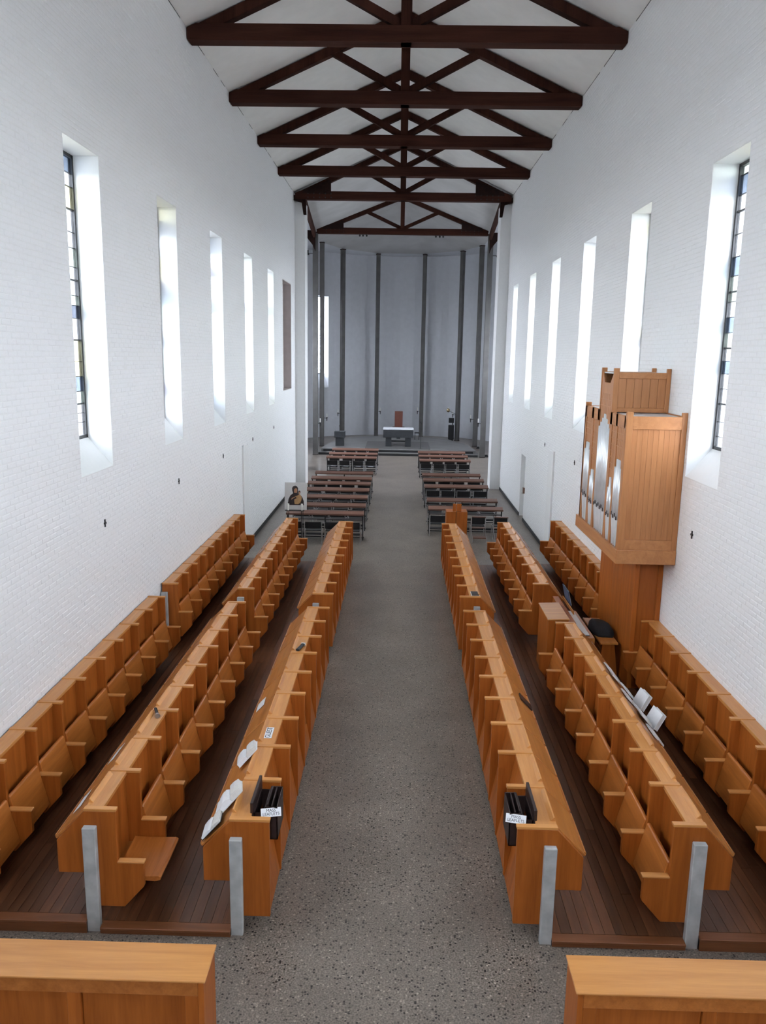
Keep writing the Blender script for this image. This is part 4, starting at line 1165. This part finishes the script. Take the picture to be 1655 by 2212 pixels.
MB().tube((0.0, -0.02, 0), (0, 0.12, 0), 0.016, 12).build('barrel', M['black'], o); MB().tube((0, -0.07, 0), (0, -0.02, 0), 0.027, 12, 0.018).build('head', M['chrome'], o)
o = empty('spectacle_case', (-1.226, 9.92, 1.046), -0.22, 'small black case on the left aisle row', 'case')
MB().box(-0.025, 0.025, -0.12, 0.12, 0, 0.03).build('shell', M['black'], o, bevel=0.01); MB().box(-0.027, 0.027, 0.10, 0.125, 0.0, 0.032).build('clasp', M['paper'], o)

def text_mesh(s, size, mat):
    cu_ = bpy.data.curves.new('lettering', 'FONT'); cu_.body = s; cu_.size = size; cu_.align_x = 'CENTER'; cu_.align_y = 'CENTER'; cu_.extrude = 0.0004
    cu_.space_line = 0.85
    t_ = bpy.data.objects.new('lettering', cu_); COL.objects.link(t_)
    dg = bpy.context.evaluated_depsgraph_get()
    me = bpy.data.meshes.new_from_object(t_.evaluated_get(dg)); me.materials.clear(); me.materials.append(M[mat])
    bpy.data.objects.remove(t_); bpy.data.curves.remove(cu_)
    return me
g = empty('guest_card', (-1.253, 7.53, 1.040), 0.02, 'white card lettered GUEST on the left aisle row', 'sign')
MB().box(-0.038, 0.038, -0.115, 0.115, 0, 0.004).build('card', M['paper'], g)
put('lettering', text_mesh('GUEST', 0.075, 'ink'), g, (0, 0, 0.0045), rot=(0, 0, PI/2))

def leaflet_box(s, x, label):
    """dark boxes hung over the first bay of the aisle desks, with a lettered slip"""
    g = empty('leaflet_box', (x, 6.08, 0.86), 0, label, 'box', 'mass leaflet boxes')
    X = lambda a: s*a
    # back plate standing over the rail
    MB().box(X(-0.175), X(-0.150), 0.0, 0.46, 0.10, 0.27).build('back_plate', M['darkbrown'], g, bevel=0.003)
    # open-topped trays
    def tray(x0, x1, y0, y1, z0, z1, tk=0.008):
        t_ = MB().box(X(x0), X(x1), y0, y1, z0, z0+tk).box(X(x0), X(x0+tk), y0, y1, z0, z1).box(X(x1-tk), X(x1), y0, y1, z0, z1).box(X(x0), X(x1), y0, y0+tk, z0, z1).box(X(x0), X(x1), y1-tk, y1, z0, z1)
        return t_.build('tray', M['darkbrown'], g)
    tray(-0.15, -0.065, 0.02, 0.40, -0.06, 0.17)
    tray(-0.06, 0.045, 0.06, 0.40, -0.10, 0.20)
    MB().box(X(-0.045), X(-0.036), 0.08, 0.38, -0.06, 0.215).box(X(-0.01), X(0.0), 0.08, 0.38, -0.06, 0.205).build('leaflets', M['darkbrown'], g)
    c0 = empty('slip', (X(-0.005), 0.035, 0.170)); c0.parent = g
    tag(c0)
    c0.rotation_euler = (math.radians(52), 0, s*0.22)
    MB().box(-0.085, 0.085, -0.036, 0.036, -0.001, 0.002).build('card', M['paper'], c0)
    put('lettering', text_mesh('MASS\nLEAFLETS', 0.034, 'ink'), c0, (0, 0, 0.0025))
leaflet_box(1, -1.004, 'dark brown MASS LEAFLETS box on the left aisle row')
leaflet_box(-1, 1.050, 'dark brown MASS LEAFLETS box on the right aisle row')

# little black wall fittings between the windows
for i in range(5):
    h = empty('wall_cross', (-W, 10.10+3.545*i, 2.63), 0, 'tiny black dedication cross on left wall, %s from the viewer' % ORD[i], 'cross', 'dedication crosses')
    MB().box(0.004, 0.016, -0.012, 0.012, -0.05, 0.05).build('upright', M['black'], h); MB().box(0.004, 0.018, -0.032, 0.032, -0.012, 0.014).build('arm', M['black'], h)
for i, y in enumerate((10.08, 17.11, 20.68)):
    h = empty('wall_cross', (W, y, 2.64), 0, 'tiny black dedication cross on right wall, %s from the viewer' % ORD[i], 'cross', 'dedication crosses')
    MB().box(-0.016, -0.004, -0.012, 0.012, -0.05, 0.05).build('upright', M['black'], h); MB().box(-0.018, -0.004, -0.032, 0.032, -0.012, 0.014).build('arm', M['black'], h)
